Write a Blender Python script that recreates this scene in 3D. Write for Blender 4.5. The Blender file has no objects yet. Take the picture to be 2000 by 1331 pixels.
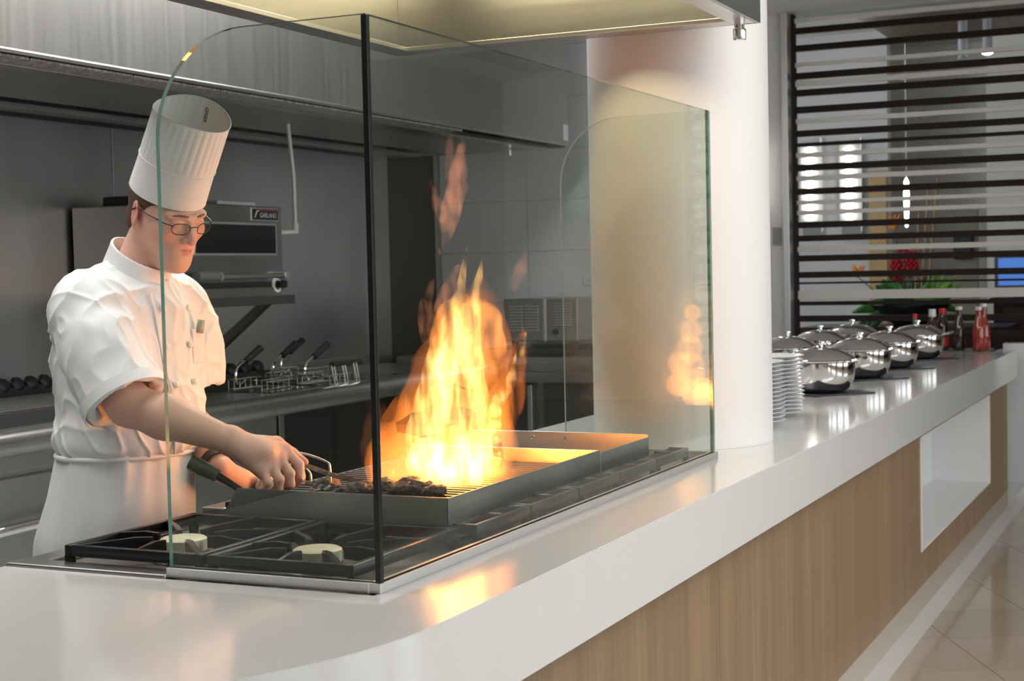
import bpy, bmesh, math, random
import numpy as np
from mathutils import Vector, Matrix, noise as mnoise
random.seed(7)
SC = bpy.context.scene
COL = SC.collection
# ------------------------------------------------------------------ camera, world, lights, exposure
W, H, FPX = 2000, 1331, 2954.27
PITCH, ROLL, YAW = math.radians(2.646), math.radians(-1.2798), math.radians(25.0)
CAM = np.array([-2.16864, -1.26361, 1.433])
_f = np.array([math.cos(YAW)*math.cos(PITCH), math.sin(YAW)*math.cos(PITCH), -math.sin(PITCH)])
_r = np.array([math.sin(YAW), -math.cos(YAW), 0.0]); _u = np.cross(_r, _f)
CF = _f; CR = math.cos(ROLL)*_r + math.sin(ROLL)*_u; CU = -math.sin(ROLL)*_r + math.cos(ROLL)*_u
cd = bpy.data.cameras.new('camera'); cam = bpy.data.objects.new('camera', cd); COL.objects.link(cam)
cd.sensor_width = 36.0; cd.lens = FPX/W*36.0; cd.clip_start = 0.05; cd.clip_end = 100
cam.matrix_world = Matrix(((CR[0], CU[0], -CF[0], CAM[0]), (CR[1], CU[1], -CF[1], CAM[1]), (CR[2], CU[2], -CF[2], CAM[2]), (0, 0, 0, 1)))
cd.dof.use_dof = True; cd.dof.focus_distance = 3.3; cd.dof.aperture_fstop = 9.0
SC.camera = cam
SC.view_settings.view_transform = 'Standard'; SC.view_settings.look = 'None'
SC.view_settings.gamma = 1.0; SC.view_settings.use_curve_mapping = False
SC.view_settings.exposure = -0.18
SC.cycles.max_bounces = 10; SC.cycles.transparent_max_bounces = 24; SC.cycles.volume_bounces = 0
SC.cycles.sample_clamp_indirect = 6.0; SC.cycles.caustics_reflective = False; SC.cycles.caustics_refractive = False
wd = bpy.data.worlds.new('world'); SC.world = wd; wd.use_nodes = True
wd.node_tree.nodes['Background'].inputs[0].default_value = (0.88, 0.95, 1.0, 1)
wd.node_tree.nodes['Background'].inputs[1].default_value = 5.0
def area(name, loc, size, energy, color, rot=(0, 0, 0), sy=None):
    l = bpy.data.lights.new(name, 'AREA'); l.energy = energy; l.color = color; l.size = size
    if sy: l.shape = 'RECTANGLE'; l.size_y = sy
    o = bpy.data.objects.new(name, l); COL.objects.link(o); o.location = loc; o.rotation_euler = rot; return o
area('dining_ceiling_offscreen', (1.2, -2.2, 3.03), 1.2, 80, (1, .96, .9), sy=3.0)
area('kitchen_ceiling_offscreen', (1.2, 1.42, 3.03), 5.0, 110, (1, .98, .95), sy=.5)
for _x in (-3.2, -.2, 2.8, 5.8):      # daylight openings of the window wall
    _p = area('window_daylight_offscreen', (_x, -5.9, 1.55), 2.2, 1, (1, 1, 1), (-math.pi/2, 0, 0), sy=2.5); _p.data.cycles.is_portal = True
area('island_hood_lamp_offscreen', (1.58, .45, 2.42), .22, 10, (1, .84, .5), sy=.85)

def ray(x, y): return CF*FPX + CR*(x-W/2) - CU*(y-H/2)
def onx(x, y, X): d = ray(x, y); return CAM + d*((X-CAM[0])/d[0])
def ony(x, y, Y): d = ray(x, y); return CAM + d*((Y-CAM[1])/d[1])
def onz(x, y, Z): d = ray(x, y); return CAM + d*((Z-CAM[2])/d[2])

# ------------------------------------------------------------------ materials
MATS = {}
def mat(name, col=(.8, .8, .8), rough=.5, metal=0.0, noise=None, bump=None, spec=None, sss=0, emit=None, coat=0):
    """noise=(scale xyz, amount, second colour); bump=(scale xyz, strength)"""
    if name in MATS: return MATS[name]
    m = bpy.data.materials.new(name); m.use_nodes = True; nt = m.node_tree; b = nt.nodes['Principled BSDF']
    b.inputs['Base Color'].default_value = (*col, 1); b.inputs['Roughness'].default_value = rough; b.inputs['Metallic'].default_value = metal
    if spec is not None: b.inputs['Specular IOR Level'].default_value = spec
    if coat: b.inputs['Coat Weight'].default_value = coat; b.inputs['Coat Roughness'].default_value = .08
    if sss: b.inputs['Subsurface Weight'].default_value = sss; b.inputs['Subsurface Radius'].default_value = (.012, .004, .002); b.inputs['Subsurface Scale'].default_value = 1
    if emit: b.inputs['Emission Color'].default_value = (*emit[0], 1); b.inputs['Emission Strength'].default_value = emit[1]
    if noise or bump:
        tc = nt.nodes.new('ShaderNodeTexCoord')
    def tex(scale, detail=4):
        mp = nt.nodes.new('ShaderNodeMapping'); mp.inputs['Scale'].default_value = scale
        nt.links.new(tc.outputs['Object'], mp.inputs[0]); n = nt.nodes.new('ShaderNodeTexNoise')
        n.inputs['Scale'].default_value = 1; n.inputs['Detail'].default_value = detail; nt.links.new(mp.outputs[0], n.inputs[0]); return n
    if noise:
        n = tex(noise[0]); r = nt.nodes.new('ShaderNodeValToRGB')
        r.color_ramp.elements[0].position = .5-noise[1]; r.color_ramp.elements[1].position = .5+noise[1]
        r.color_ramp.elements[0].color = (*col, 1); r.color_ramp.elements[1].color = (*noise[2], 1)
        nt.links.new(n.outputs[0], r.inputs[0]); nt.links.new(r.outputs[0], b.inputs['Base Color'])
    if bump:
        n = tex(bump[0]); bp = nt.nodes.new('ShaderNodeBump'); bp.inputs['Strength'].default_value = bump[1]; bp.inputs['Distance'].default_value = .01
        nt.links.new(n.outputs[0], bp.inputs['Height']); nt.links.new(bp.outputs[0], b.inputs['Normal'])
    MATS[name] = m; return m
def steel(name, col=(.56, .56, .54), rough=.28, brush=(60, 60, 1.5), cloud=(1.6, 1.6, .9), amt=.16, dark=(.34, .34, .33), bs=.014):
    m = mat(name, col, rough, 1.0, noise=(cloud, amt, dark)); nt = m.node_tree; b = nt.nodes['Principled BSDF']
    tc = nt.nodes.new('ShaderNodeTexCoord'); mp = nt.nodes.new('ShaderNodeMapping'); mp.inputs['Scale'].default_value = brush
    n = nt.nodes.new('ShaderNodeTexNoise'); n.inputs['Scale'].default_value = 1; n.inputs['Detail'].default_value = 5
    nt.links.new(tc.outputs['Object'], mp.inputs[0]); nt.links.new(mp.outputs[0], n.inputs[0])
    mr = nt.nodes.new('ShaderNodeMapRange'); mr.inputs[3].default_value = rough*.85; mr.inputs[4].default_value = rough*1.2
    nt.links.new(n.outputs[0], mr.inputs[0]); nt.links.new(mr.outputs[0], b.inputs['Roughness'])
    bp = nt.nodes.new('ShaderNodeBump'); bp.inputs['Strength'].default_value = bs; bp.inputs['Distance'].default_value = .001
    nt.links.new(n.outputs[0], bp.inputs['Height']); nt.links.new(bp.outputs[0], b.inputs['Normal']); return m
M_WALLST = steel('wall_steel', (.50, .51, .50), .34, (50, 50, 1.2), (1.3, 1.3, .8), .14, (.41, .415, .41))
M_HOOD = steel('hood_steel', (.50, .50, .48), .3, (1.2, 1.2, 50), (1.5, 1.5, 2), .16, (.42, .42, .405))
M_STEEL = steel('kitchen_steel', (.50, .50, .49), .30, (1, 30, 30), (2, 2, 2), .2, (.38, .38, .37), 0)
M_BOX = steel('broiler_steel', (.60, .61, .60), .34, (3, 3, 60), (5, 5, 5), .2, (.42, .43, .43), 0)
M_CHROME = mat('chrome', (.82, .82, .82), .06, 1.0)
M_TRIM = mat('satin_aluminium', (.78, .78, .79), .38, 1.0)
M_IRON = mat('cast_iron', (.012, .012, .013), .25, .0, bump=((220, 220, 220), .05), spec=.35)
M_BLACK = mat('black_plastic', (.012, .012, .012), .45)
M_DARKVOID = mat('dark_enamel', (.02, .019, .018), .4)
M_WHITE = mat('white_paint', (.80, .79, .77), .5, noise=((.8, .8, .6), .3, (.77, .765, .75)))
M_TILE = mat('white_tile', (.80, .82, .83), .22)
M_GROUT = mat('grout', (.55, .56, .56), .8)
M_STONE = mat('white_stone', (.76, .75, .735), .14, noise=((9, 9, 9), .3, (.735, .725, .71)), coat=.3)
M_BAND = M_STONE
M_CEIL = mat('ceiling_paint', (.78, .77, .75), .6)
def wood_mat():
    m = mat('vertical_grain_veneer', (.35, .235, .140), .45, noise=((150, 150, 1.2), .22, (.245, .155, .085)))
    nt = m.node_tree; b = nt.nodes['Principled BSDF']; src = b.inputs['Base Color'].links[0].from_socket
    tc = nt.nodes.new('ShaderNodeTexCoord'); mp = nt.nodes.new('ShaderNodeMapping'); mp.inputs['Scale'].default_value = (14, 14, .25)
    n = nt.nodes.new('ShaderNodeTexNoise'); n.inputs['Scale'].default_value = 1; nt.links.new(tc.outputs['Object'], mp.inputs[0]); nt.links.new(mp.outputs[0], n.inputs[0])
    mx = nt.nodes.new('ShaderNodeMix'); mx.data_type = 'RGBA'; mx.blend_type = 'MULTIPLY'; mx.inputs[0].default_value = .55
    r = nt.nodes.new('ShaderNodeValToRGB'); r.color_ramp.elements[0].position = .35; r.color_ramp.elements[1].position = .65
    r.color_ramp.elements[0].color = (.68, .66, .62, 1); r.color_ramp.elements[1].color = (1, 1, 1, 1)
    nt.links.new(n.outputs[0], r.inputs[0]); nt.links.new(src, mx.inputs[6]); nt.links.new(r.outputs[0], mx.inputs[7]); nt.links.new(mx.outputs[2], b.inputs['Base Color']); return m
M_WOOD = wood_mat()
M_SLAT = mat('dark_wenge', (.012, .006, .005), .5, noise=((4, .6, 30), .3, (.020, .010, .007)), spec=.25)
M_PALE = mat('pale_slat', (.72, .69, .64), .35)
M_FLOOR = [mat('floor_tile_%d' % i, c, .1, noise=((3, 3, 3), .3, d)) for i, (c, d) in enumerate([((.40, .32, .24), (.45, .37, .29)), ((.37, .295, .22), (.42, .34, .26)), ((.42, .345, .265), (.47, .39, .31))])]
M_CLOTH = mat('white_cotton', (.77, .77, .765), .85, bump=((500, 500, 500), .05))
M_APRON = mat('white_apron', (.77, .77, .765), .85, bump=((500, 500, 500), .05))
M_PAPER = mat('white_hat_paper', (.93, .93, .915), .75)
M_HAIR = mat('brown_hair', (.05, .03, .02), .6, noise=((300, 300, 60), .2, (.12, .075, .05)), bump=((400, 400, 80), .5))
def glass_mat(name, tint, ior=1.38, rough=0.0):
    m = bpy.data.materials.new(name); m.use_nodes = True; nt = m.node_tree; nt.nodes.clear()
    out = nt.nodes.new('ShaderNodeOutputMaterial'); mx = nt.nodes.new('ShaderNodeMixShader'); fr = nt.nodes.new('ShaderNodeFresnel')
    ge = nt.nodes.new('ShaderNodeNewGeometry'); mr = nt.nodes.new('ShaderNodeMapRange'); mr.inputs[3].default_value = ior; mr.inputs[4].default_value = 1/ior
    nt.links.new(ge.outputs['Backfacing'], mr.inputs[0]); nt.links.new(mr.outputs[0], fr.inputs[0])
    t = nt.nodes.new('ShaderNodeBsdfTransparent'); t.inputs[0].default_value = (*tint, 1); g = nt.nodes.new('ShaderNodeBsdfGlossy'); g.inputs['Roughness'].default_value = rough
    g.inputs[0].default_value = (.95, 1, .98, 1)
    nt.links.new(fr.outputs[0], mx.inputs[0]); nt.links.new(t.outputs[0], mx.inputs[1]); nt.links.new(g.outputs[0], mx.inputs[2]); nt.links.new(mx.outputs[0], out.inputs[0]); MATS[name] = m; return m
M_GLASS = glass_mat('tinted_safety_glass', (.945, .972, .96))
M_GLASSEDGE = mat('glass_edge', (.16, .32, .28), .06, spec=.9, coat=1)
M_LENS = glass_mat('spectacle_lens', (.97, .98, .97))
M_TRAY = glass_mat('tray_glass', (.93, .97, .94))
M_JOINT = mat('black_silicone', (.008, .010, .010), .25)

# ------------------------------------------------------------------ geometry helpers
class MB:
    def __init__(s): s.bm = bmesh.new()
    def box(s, x0, x1, y0, y1, z0, z1, bev=0.0, M=None):
        vs = [s.bm.verts.new(p) for p in ((x0, y0, z0), (x1, y0, z0), (x1, y1, z0), (x0, y1, z0), (x0, y0, z1), (x1, y0, z1), (x1, y1, z1), (x0, y1, z1))]
        fs = [s.bm.faces.new([vs[i] for i in q]) for q in ((3, 2, 1, 0), (4, 5, 6, 7), (0, 1, 5, 4), (1, 2, 6, 5), (2, 3, 7, 6), (3, 0, 4, 7))]
        if M is not None: bmesh.ops.transform(s.bm, matrix=M, verts=vs)
        if bev > 0:
            es = list({e for f in fs for e in f.edges}); bmesh.ops.bevel(s.bm, geom=es, offset=bev, segments=2, affect='EDGES', profile=.5)
        return s
    def tube(s, pts, rad, seg=10, cap=True):
        pts = [Vector(p) for p in pts]; n = len(pts); rad = [rad]*n if np.isscalar(rad) else list(rad)
        rings = []; prev = None
        for i, p in enumerate(pts):
            t = (pts[min(i+1, n-1)] - pts[max(i-1, 0)]).normalized()
            if prev is None:
                a = Vector((0, 0, 1)) if abs(t.z) < .9 else Vector((1, 0, 0)); u = t.cross(a).normalized()
            else:
                u = (prev - t*prev.dot(t)).normalized()
            prev = u; v = t.cross(u)
            rings.append([s.bm.verts.new(p + (u*math.cos(k*2*math.pi/seg) + v*math.sin(k*2*math.pi/seg))*rad[i]) for k in range(seg)])
        for a, b in zip(rings, rings[1:]):
            for k in range(seg): s.bm.faces.new((a[k], a[(k+1) % seg], b[(k+1) % seg], b[k]))
        if cap:
            s.bm.faces.new(rings[0][::-1]); s.bm.faces.new(rings[-1])
        return s
    def lathe(s, prof, c=(0, 0, 0), seg=32, M=None, sx=1.0, sy=1.0):
        new = []; rings = []
        for r, z in prof:
            if r < 1e-6: vv = [s.bm.verts.new((c[0], c[1], c[2]+z))]
            else: vv = [s.bm.verts.new((c[0]+sx*r*math.cos(2*math.pi*k/seg), c[1]+sy*r*math.sin(2*math.pi*k/seg), c[2]+z)) for k in range(seg)]
            rings.append(vv); new += vv
        for a, b in zip(rings, rings[1:]):
            for k in range(seg):
                k2 = (k+1) % seg
                if len(a) == 1 and len(b) == 1: continue
                if len(a) == 1: s.bm.faces.new((a[0], b[k2], b[k]))
                elif len(b) == 1: s.bm.faces.new((a[k], a[k2], b[0]))
                else: s.bm.faces.new((a[k], a[k2], b[k2], b[k]))
        if M is not None: bmesh.ops.transform(s.bm, matrix=M, verts=new)
        return s
    def prism(s, poly, off, bev=0.0):
        """poly: list of 3D points of one face; off: extrusion vector"""
        off = Vector(off); a = [s.bm.verts.new(p) for p in poly]; b = [s.bm.verts.new(Vector(p)+off) for p in poly]; n = len(a)
        fs = [s.bm.faces.new(a[::-1]), s.bm.faces.new(b)]
        for i in range(n): fs.append(s.bm.faces.new((a[i], a[(i+1) % n], b[(i+1) % n], b[i])))
        if bev > 0:
            es = list({e for f in fs[:2] for e in f.edges}); bmesh.ops.bevel(s.bm, geom=es, offset=bev, segments=2, affect='EDGES')
        return s
    def build(s, name, m, parent=None, smooth=False):
        bmesh.ops.recalc_face_normals(s.bm, faces=s.bm.faces); me = bpy.data.meshes.new(name); s.bm.to_mesh(me); s.bm.free()
        return link(name, me, m, parent, smooth)
def link(name, me, m, parent=None, smooth=False):
    if m is not None: me.materials.append(m)
    o = bpy.data.objects.new(name, me); COL.objects.link(o)
    if smooth:
        for p in me.polygons: p.use_smooth = True
        if smooth == 'auto':
            me.set_sharp_from_angle(angle=math.radians(35))
    if parent is not None:
        o.parent = parent; o.matrix_parent_inverse = Matrix.Translation(-parent.location)
    return o
def thing(name, label, cat, loc=(0, 0, 0), group=None):
    o = bpy.data.objects.new(name, None); COL.objects.link(o); o.location = loc; o.empty_display_size = .05
    return tag(o, label, cat, group)
def tag(o, label, cat, group=None, kind=None):
    o['label'] = label; o['category'] = cat
    if group: o['group'] = group
    if kind: o['kind'] = kind
    return o
def struct(o, label=None):
    o['kind'] = 'structure'
    if label: o['label'] = label
    return o
def bx(name, x0, x1, y0, y1, z0, z1, m, parent=None, bev=.002): return MB().box(x0, x1, y0, y1, z0, z1, bev).build(name, m, parent)
def dup(root, loc, label=None, rotz=None):
    r = root.copy(); COL.objects.link(r); r.location = loc
    if rotz is not None: r.rotation_euler = (0, 0, rotz)
    if label: r['label'] = label
    for ch in root.children:
        c = ch.copy(); COL.objects.link(c); c.parent = r
        for g in ch.children:
            d = g.copy(); COL.objects.link(d); d.parent = c
    return r
def arc(c, r, a0, a1, n, f):
    return [f(c[0]+r*math.cos(math.radians(a0+(a1-a0)*i/n)), c[1]+r*math.sin(math.radians(a0+(a1-a0)*i/n))) for i in range(n+1)]
def spline(pts, n=6):
    P = [np.array(p, float) for p in pts]; P = [2*P[0]-P[1]] + P + [2*P[-1]-P[-2]]; out = []
    for i in range(1, len(P)-2):
        for k in range(n):
            t = k/n; a, b, c, d = P[i-1:i+3]
            out.append(.5*((2*b) + (-a+c)*t + (2*a-5*b+4*c-d)*t*t + (-a+3*b-3*c+d)*t**3))
    out.append(P[-2]); return out

# ------------------------------------------------------------------ setting
XW, YB, XS = 6.3, 3.2, 7.6        # far tile wall, steel back wall, slat screen
fl = struct(bx('floor', -6, 15, -7, 6, -.06, -.004, M_GROUT, bev=0))
ta = math.radians(27); T = .45
tm = [MB().box(-T/2+.0015, T/2-.0015, -T/2+.0015, T/2-.0015, -.004, 0).build('tile', m, fl) for m in M_FLOOR]
ca, sa = math.cos(ta), math.sin(ta); cnt = 0
for i in range(-4, 22):
    for j in range(-14, 14):
        u, v = (i+.42)*T, (j+.12)*T; x, y = ca*u-sa*v, sa*u+ca*v
        if not (2.2 < x < 9.0 and -1.9 < y < .25): continue
        if (x, y) == (0, 0): continue
        o = bpy.data.objects.new('tile', tm[(i*7+j*3) % 3].data); COL.objects.link(o); o.parent = fl
        o.location = (x, y, 0); o.rotation_euler = (0, 0, ta); cnt += 1
for k, o in enumerate(tm):
    u, v = (6+k+.42)*T, (-20+.12)*T; o.location = (ca*u-sa*v, sa*u+ca*v, 0); o.rotation_euler = (0, 0, ta)
bx_far = MB().box(-6, 15, -7, -1.75, -.003, -.001).build('tile_field', M_FLOOR[0], fl); bx_far['kind'] = 'stuff'
wb = struct(bx('wall_back', -5.2, XW, YB+.004, YB+.2, 0, 3.05, M_DARKVOID, bev=0))
for a, b in ((-5.0, .9), (.905, 3.224), (3.229, 5.47)):
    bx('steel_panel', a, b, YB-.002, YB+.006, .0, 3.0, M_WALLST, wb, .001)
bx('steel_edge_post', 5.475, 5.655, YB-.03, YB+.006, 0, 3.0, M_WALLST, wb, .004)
wf = struct(bx('wall_far', XW, XW+.2, 1.36, YB+.2, 0, 3.05, M_GROUT, bev=0))
t0 = None
for i in range(3):
    for j in range(10):
        if t0 is None:
            t0 = MB().box(-.008, .002, -.298, .298, -.153, .153, .001).build('tile', M_TILE, wf); o = t0
        else:
            o = bpy.data.objects.new('tile', t0.data); COL.objects.link(o); o.parent = wf
        o.location = (XW, 1.66+i*.6+.0, .153+j*.31)
wr = struct(bx('wall_left', XS-.1, XS+.05, 1.27, 1.62, 0, 3.05, M_WHITE))
bx('edge_trim', XS-.14, XS+.06, 1.235, 1.275, 0, 3.05, M_TRIM, wr, .003)
bx('switch_plate', XS-.112, XS-.09, 1.30, 1.352, 1.56, 1.675, mat('grey_plate', (.32, .32, .32), .4), wr, .003)
struct(bx('wall_passage', XW+.2, XS+.05, 1.62, 1.75, 0, 3.05, M_WHITE))
struct(bx('ceiling', -5.2, XS+.3, -6.1, YB+.2, 3.05, 3.15, M_CEIL, bev=0))
wn = MB(); _e = [-5.2]
for _x in (-3.2, -.2, 2.8, 5.8): _e += [_x-1.1, _x+1.1]
_e.append(14.2)
for a, b in zip(_e[::2], _e[1::2]): wn.box(a, b, -6.1, -5.95, 0, 3.6)
wn.box(-5.2, 14.2, -6.1, -5.95, 2.8, 3.6); wn.box(-5.2, 14.2, -6.1, -5.95, 0, .3)
M_DIN = mat('dining_wall', (.50, .44, .36), .6); struct(wn.build('wall_front', M_DIN))
for k, _x in enumerate((-3.2, -.2, 2.8, 5.8)):
    w_ = MB(); [w_.box(_x+d-.03, _x+d+.03, -6.06, -6.0, .3, 2.8) for d in (-1.07, -.36, .36, 1.07)]; [w_.box(_x-1.1, _x+1.1, -6.06, -6.0, z-.03, z+.03) for z in (.33, 1.1, 1.95, 2.77)]
    struct(w_.build('window_%d' % (k+1), M_SLAT))
struct(bx('wall_west', -5.2, -5.05, -6.1, YB+.2, 0, 3.05, M_DIN, bev=0))
cl = struct(bx('ceiling_lounge', XS+.3, 14.2, -6.1, 4.6, 3.55, 3.65, M_CEIL, bev=0))
# column
cc = onz(1335, 888, .9); dv = np.array([cc[0]-CAM[0], cc[1]-CAM[1]]); dv /= np.linalg.norm(dv); RC = .273; cc = cc + np.array([dv[0], dv[1], 0])*.085
CX, CY = cc[0]+dv[0]*RC, cc[1]+dv[1]*RC
co = struct(MB().lathe([(0, .9004), (RC, .9004), (RC, 3.05), (0, 3.05)], (CX, CY, 0), 64).build('column', M_WHITE, None, 'auto'))

# ------------------------------------------------------------------ counter
cnt_t = thing('serving_counter', 'long white stone serving counter with wood veneer front and rounded end', 'counter', (3, .3, 0))
def outline(y0, r=.70, x1=7.195, yk=.8, inset=0.0):
    # front edge along X, rounding at the near end towards the kitchen side
    pts = [(x1, y0)]
    pts += arc((-.16, y0+r), r, -90, -152, 24, lambda a, b: (a, b))
    return pts
fr = outline(-.195); fw_ = outline(-.1925, r=.6975)
XE = fr[-1]
top = [(7.193, -.1925)] + fw_[1:] + [(-1.15, .80), (-.02, .80), (-.02, -.0), (1.9, -.0), (1.9, .80), (7.195, .80)]
MB().prism([(x, y, .862) for x, y in top], (0, 0, .038), .0015).build('worktop', M_STONE, cnt_t)
fo = fr; fi = outline(-.1930, r=.698)
def wall_strip(o, i, z0, z1): return MB().prism([(x, y, z0) for x, y in (o + i[::-1])], (0, 0, z1-z0))
wall_strip(fo, fi, .738, .8985).build('fascia', M_BAND, cnt_t, 'auto')
po, pi_ = outline(-.166, r=.671), outline(-.14, r=.645)
# veneer panels either side of the niche
def seg_panel(xa, xb, z0, z1, nm='veneer_panel'): return bx(nm, xa, xb, -.166, -.14, z0, z1, M_WOOD, cnt_t, .0005)
near = [(4.10, -.166)] + po[1:]; nearin = [(4.10, -.14)] + pi_[1:]
wall_strip(near, nearin, .10, .738).build('veneer_panel', M_WOOD, cnt_t, 'auto')
seg_panel(4.10, 6.17, .10, .243); seg_panel(6.17, 6.944, .10, .738)
seg_panel(4.10, 6.17, .715, .738)
# niche
NW = mat('niche_white', (.82, .82, .81), .3)
n = bx('niche', 4.105, 6.165, .13, .14, .245, .713, NW, cnt_t, 0)
bx('niche_floor', 4.105, 6.165, -.17, .13, .243, .253, NW, cnt_t, .001); bx('niche_roof', 4.105, 6.165, -.165, .13, .705, .714, NW, cnt_t, .001)
bx('niche_side', 4.10, 4.118, -.172, .13, .243, .714, NW, cnt_t, .001); bx('niche_side', 6.152, 6.17, -.172, .13, .243, .714, NW, cnt_t, .001)
bx('end_panel', 6.946, 7.17, -.12, .76, .10, .738, mat('grey_stone', (.42, .40, .38), .4, noise=((2, 2, 14), .2, (.52, .50, .48))), cnt_t)
po2, pi2 = outline(-.243, r=.748, x1=7.25), outline(-.14, r=.645, x1=7.25)
wall_strip(po2, pi2, 0, .10).build('plinth', M_STONE, cnt_t, 'auto')
bx('kitchen_side_panel', 1.9, 7.15, .76, .78, .0, .86, M_WHITE, cnt_t, 0)
bx('post', 7.30, 7.42, -.33, -.10, 0, .93, mat('white_lacquer', (.78, .79, .8), .3), None)
tag(bpy.data.objects['post'], 'white square bollard post just past the far end of the counter', 'post')

# ------------------------------------------------------------------ cooking range in the counter
rg = thing('cooking_range', 'stainless gas range with black iron grates set into the white counter', 'range', (.9, .4, 0))
bx('body', -.0, 1.885, .12, .76, .05, .86, M_STEEL, rg, .004)
bx('hob_tray', -.005, 1.885, .012, .795, .862, .893, steel('hob_steel', (.46, .455, .44), .30, (3, 20, 3), (6, 6, 6), .2, (.34, .335, .32), 0), rg, .003)
bx('front_rim', .0, 1.885, .74, .80, .893, .905, M_STEEL, rg, .004)
bx('end_rim', -.018, .034, .43, .80, .880, .906, M_STEEL, rg, .004)
bx('drip_rail', .02, 1.84, .012, .034, .893, .912, M_STEEL, rg, .002)
def burner(x, y):
    b = MB().lathe([(0, 0), (.062, 0), (.066, .006), (.060, .010), (.0, .010)], (x, y, .893), 32).build('burner_dish', steel('dish_steel', (.5, .49, .46), .3), rg, 'auto')
    MB().lathe([(0, .010), (.028, .010), (.030, .016), (.044, .018), (.045, .040), (.040, .043), (0, .043)], (x, y, .893), 32).build('burner_cap', mat('cream_enamel', (.72, .68, .50), .45, noise=((60, 60, 60), .25, (.6, .55, .38))), b, 'auto')
def grate(x0, x1, y0, y1, cx=None, cy=None, zt=.937):
    w = .0075; m = MB(); zb = zt-.022
    m.box(x0, x1, y0, y0+2*w, zb, zt, .003); m.box(x0, x1, y1-2*w, y1, zb, zt, .003)
    m.box(x0, x0+2*w, y0+2*w, y1-2*w, zb, zt, .003); m.box(x1-2*w, x1, y0+2*w, y1-2*w, zb, zt, .003)
    if cx is not None:
        for a in range(8):
            th = a*math.pi/4; dx, dy = math.cos(th), math.sin(th)
            tx = ((x1 if dx > 0 else x0)-cx)/dx if abs(dx) > .01 else 9; ty = ((y1 if dy > 0 else y0)-cy)/dy if abs(dy) > .01 else 9
            L = min(tx, ty)-w; s0 = .058
            M4 = Matrix.Translation((cx, cy, 0)) @ Matrix.Rotation(th, 4, 'Z')
            m.prism([M4 @ Vector(p) for p in ((s0, -w*.8, zb+.004), (s0, -w*.8, zt+.004), (s0+.03, -w*.8, zt+.006), (L, -w*.8, zt), (L, -w*.8, zb))], M4.to_3x3() @ Vector((0, 1.6*w, 0)), .002)
    for fx, fy in ((x0+w, y0+w), (x1-w, y0+w), (x0+w, y1-w), (x1-w, y1-w)):
        m.box(fx-w, fx+w, fy-w, fy+w, .893, zb+.002, .001)
    return m.build('grate', M_IRON, rg, 'auto')
grate(.030, .425, .385, .70, .175, .534); grate(.030, .425, .068, .375, .160, .223)
burner(.175, .534); burner(.160, .223)
def ladder(x0, x1, y0, y1, n, zt=.942):
    m = MB(); zb = zt-.024; w = .006
    m.box(x0, x1, y0, y0+2*w, zb, zt, .003)
    m.box(x0, x1, y1-2*w, y1, zb, zt-.004, .003)
    for k in range(n+1):
        x = x0+w+(x1-x0-2*w)*k/n; m.box(x-w, x+w, y0+w, y1-w, zb+.003, zt+(.003 if k % 2 else 0), .003)
    m.box(x0, x0+.02, y0, y0+.012, .893, zb); m.box(x1-.02, x1, y0, y0+.012, .893, zb)
    return m.build('grate', M_IRON, rg, 'auto')
for k in range(5): ladder(.440+k*.262, .440+k*.262+.252, .036, .098, 2)
M_KNOB = M_BLACK
# charbroiler box
cb = thing('charbroiler', 'low stainless steel charbroiler box with raised splash walls on the range', 'grill', (.9, .35, .893))
zB, zT, th = .905, .990, .004
MB().prism([(.446, .101, zB), (.446, .655, zB), (.446, .600, zT), (.446, .101, zT)], (th, 0, 0), .001).build('splash_wall', M_BOX, cb)
bx('splash_wall', .446, 1.252, .101, .101+th, zB, zT, M_BOX, cb, .001)
bx('splash_wall', 1.248, 1.252, .101, .62, zB, zT, M_BOX, cb, .001)
bx('end_tray_wall', 1.254, 1.60, .101, .105, zB, .984, M_BOX, cb, .001)
ew = bx('end_tray_wall', 1.596, 1.60, .101, .62, zB, .992, M_BOX, cb, .001)
bx('end_tray_floor', 1.254, 1.60, .105, .62, zB, zB+.004, M_BOX, cb, .001)
for py in (1040, 1105):
    p = onx(py, 854 if py == 1040 else 858, 1.596); MB().lathe([(0, 0), (.006, 0), (.006, .003), (.003, .005), (0, .005)], seg=12, M=Matrix.Translation((1.596, p[1], min(p[2], .985))) @ Matrix.Rotation(-math.pi/2, 4, 'Y')).build('stud', M_CHROME, ew)
bx('ember_tray', .45, 1.248, .105, .64, .899, .906, M_DARKVOID, cb, 0)
gm = mat('hot_grill_bar', (.03, .026, .022), .45)
for k in range(26):
    x = .462+k*.0305; MB().box(x-.006, x+.006, .112, .64, .944, .958, .003).build('grill_bar', gm, cb)
bx('front_ledge', .455, 1.25, .64, .70, .90, .944, M_STEEL, cb, .004)
# food on the grill
fm = mat('charred_meat', (.016, .009, .006), .6, noise=((60, 60, 60), .2, (.06, .03, .015)), bump=((90, 90, 90), .8))
for k, (x, y, r) in enumerate(((0.644, 0.417, 0.036), (0.706, 0.398, 0.034), (0.669, 0.333, 0.036), (0.688, 0.293, 0.034), (0.656, 0.244, 0.032), (0.685, 0.527, 0.034), (0.737, 0.348, 0.034))):
    bm = bmesh.new(); bmesh.ops.create_icosphere(bm, subdivisions=3, radius=1)
    for v in bm.verts:
        nz = mnoise.noise(v.co*2.6+Vector((k*7, 0, 0)))*.30; v.co = Vector((v.co.x*r*(1+nz), v.co.y*r*.8*(1+nz), max(v.co.z, -.75)*.013*(1+nz*3)))
    me = bpy.data.meshes.new('grilled_patty'); bm.to_mesh(me); bm.free()
    o = link('grilled_patty', me, fm, None, True); o.location = (x, y, .9685); tag(o, 'dark charred meat patty cooking on the grill bars under the flames', 'meat', 'meat patties on the grill')

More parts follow.
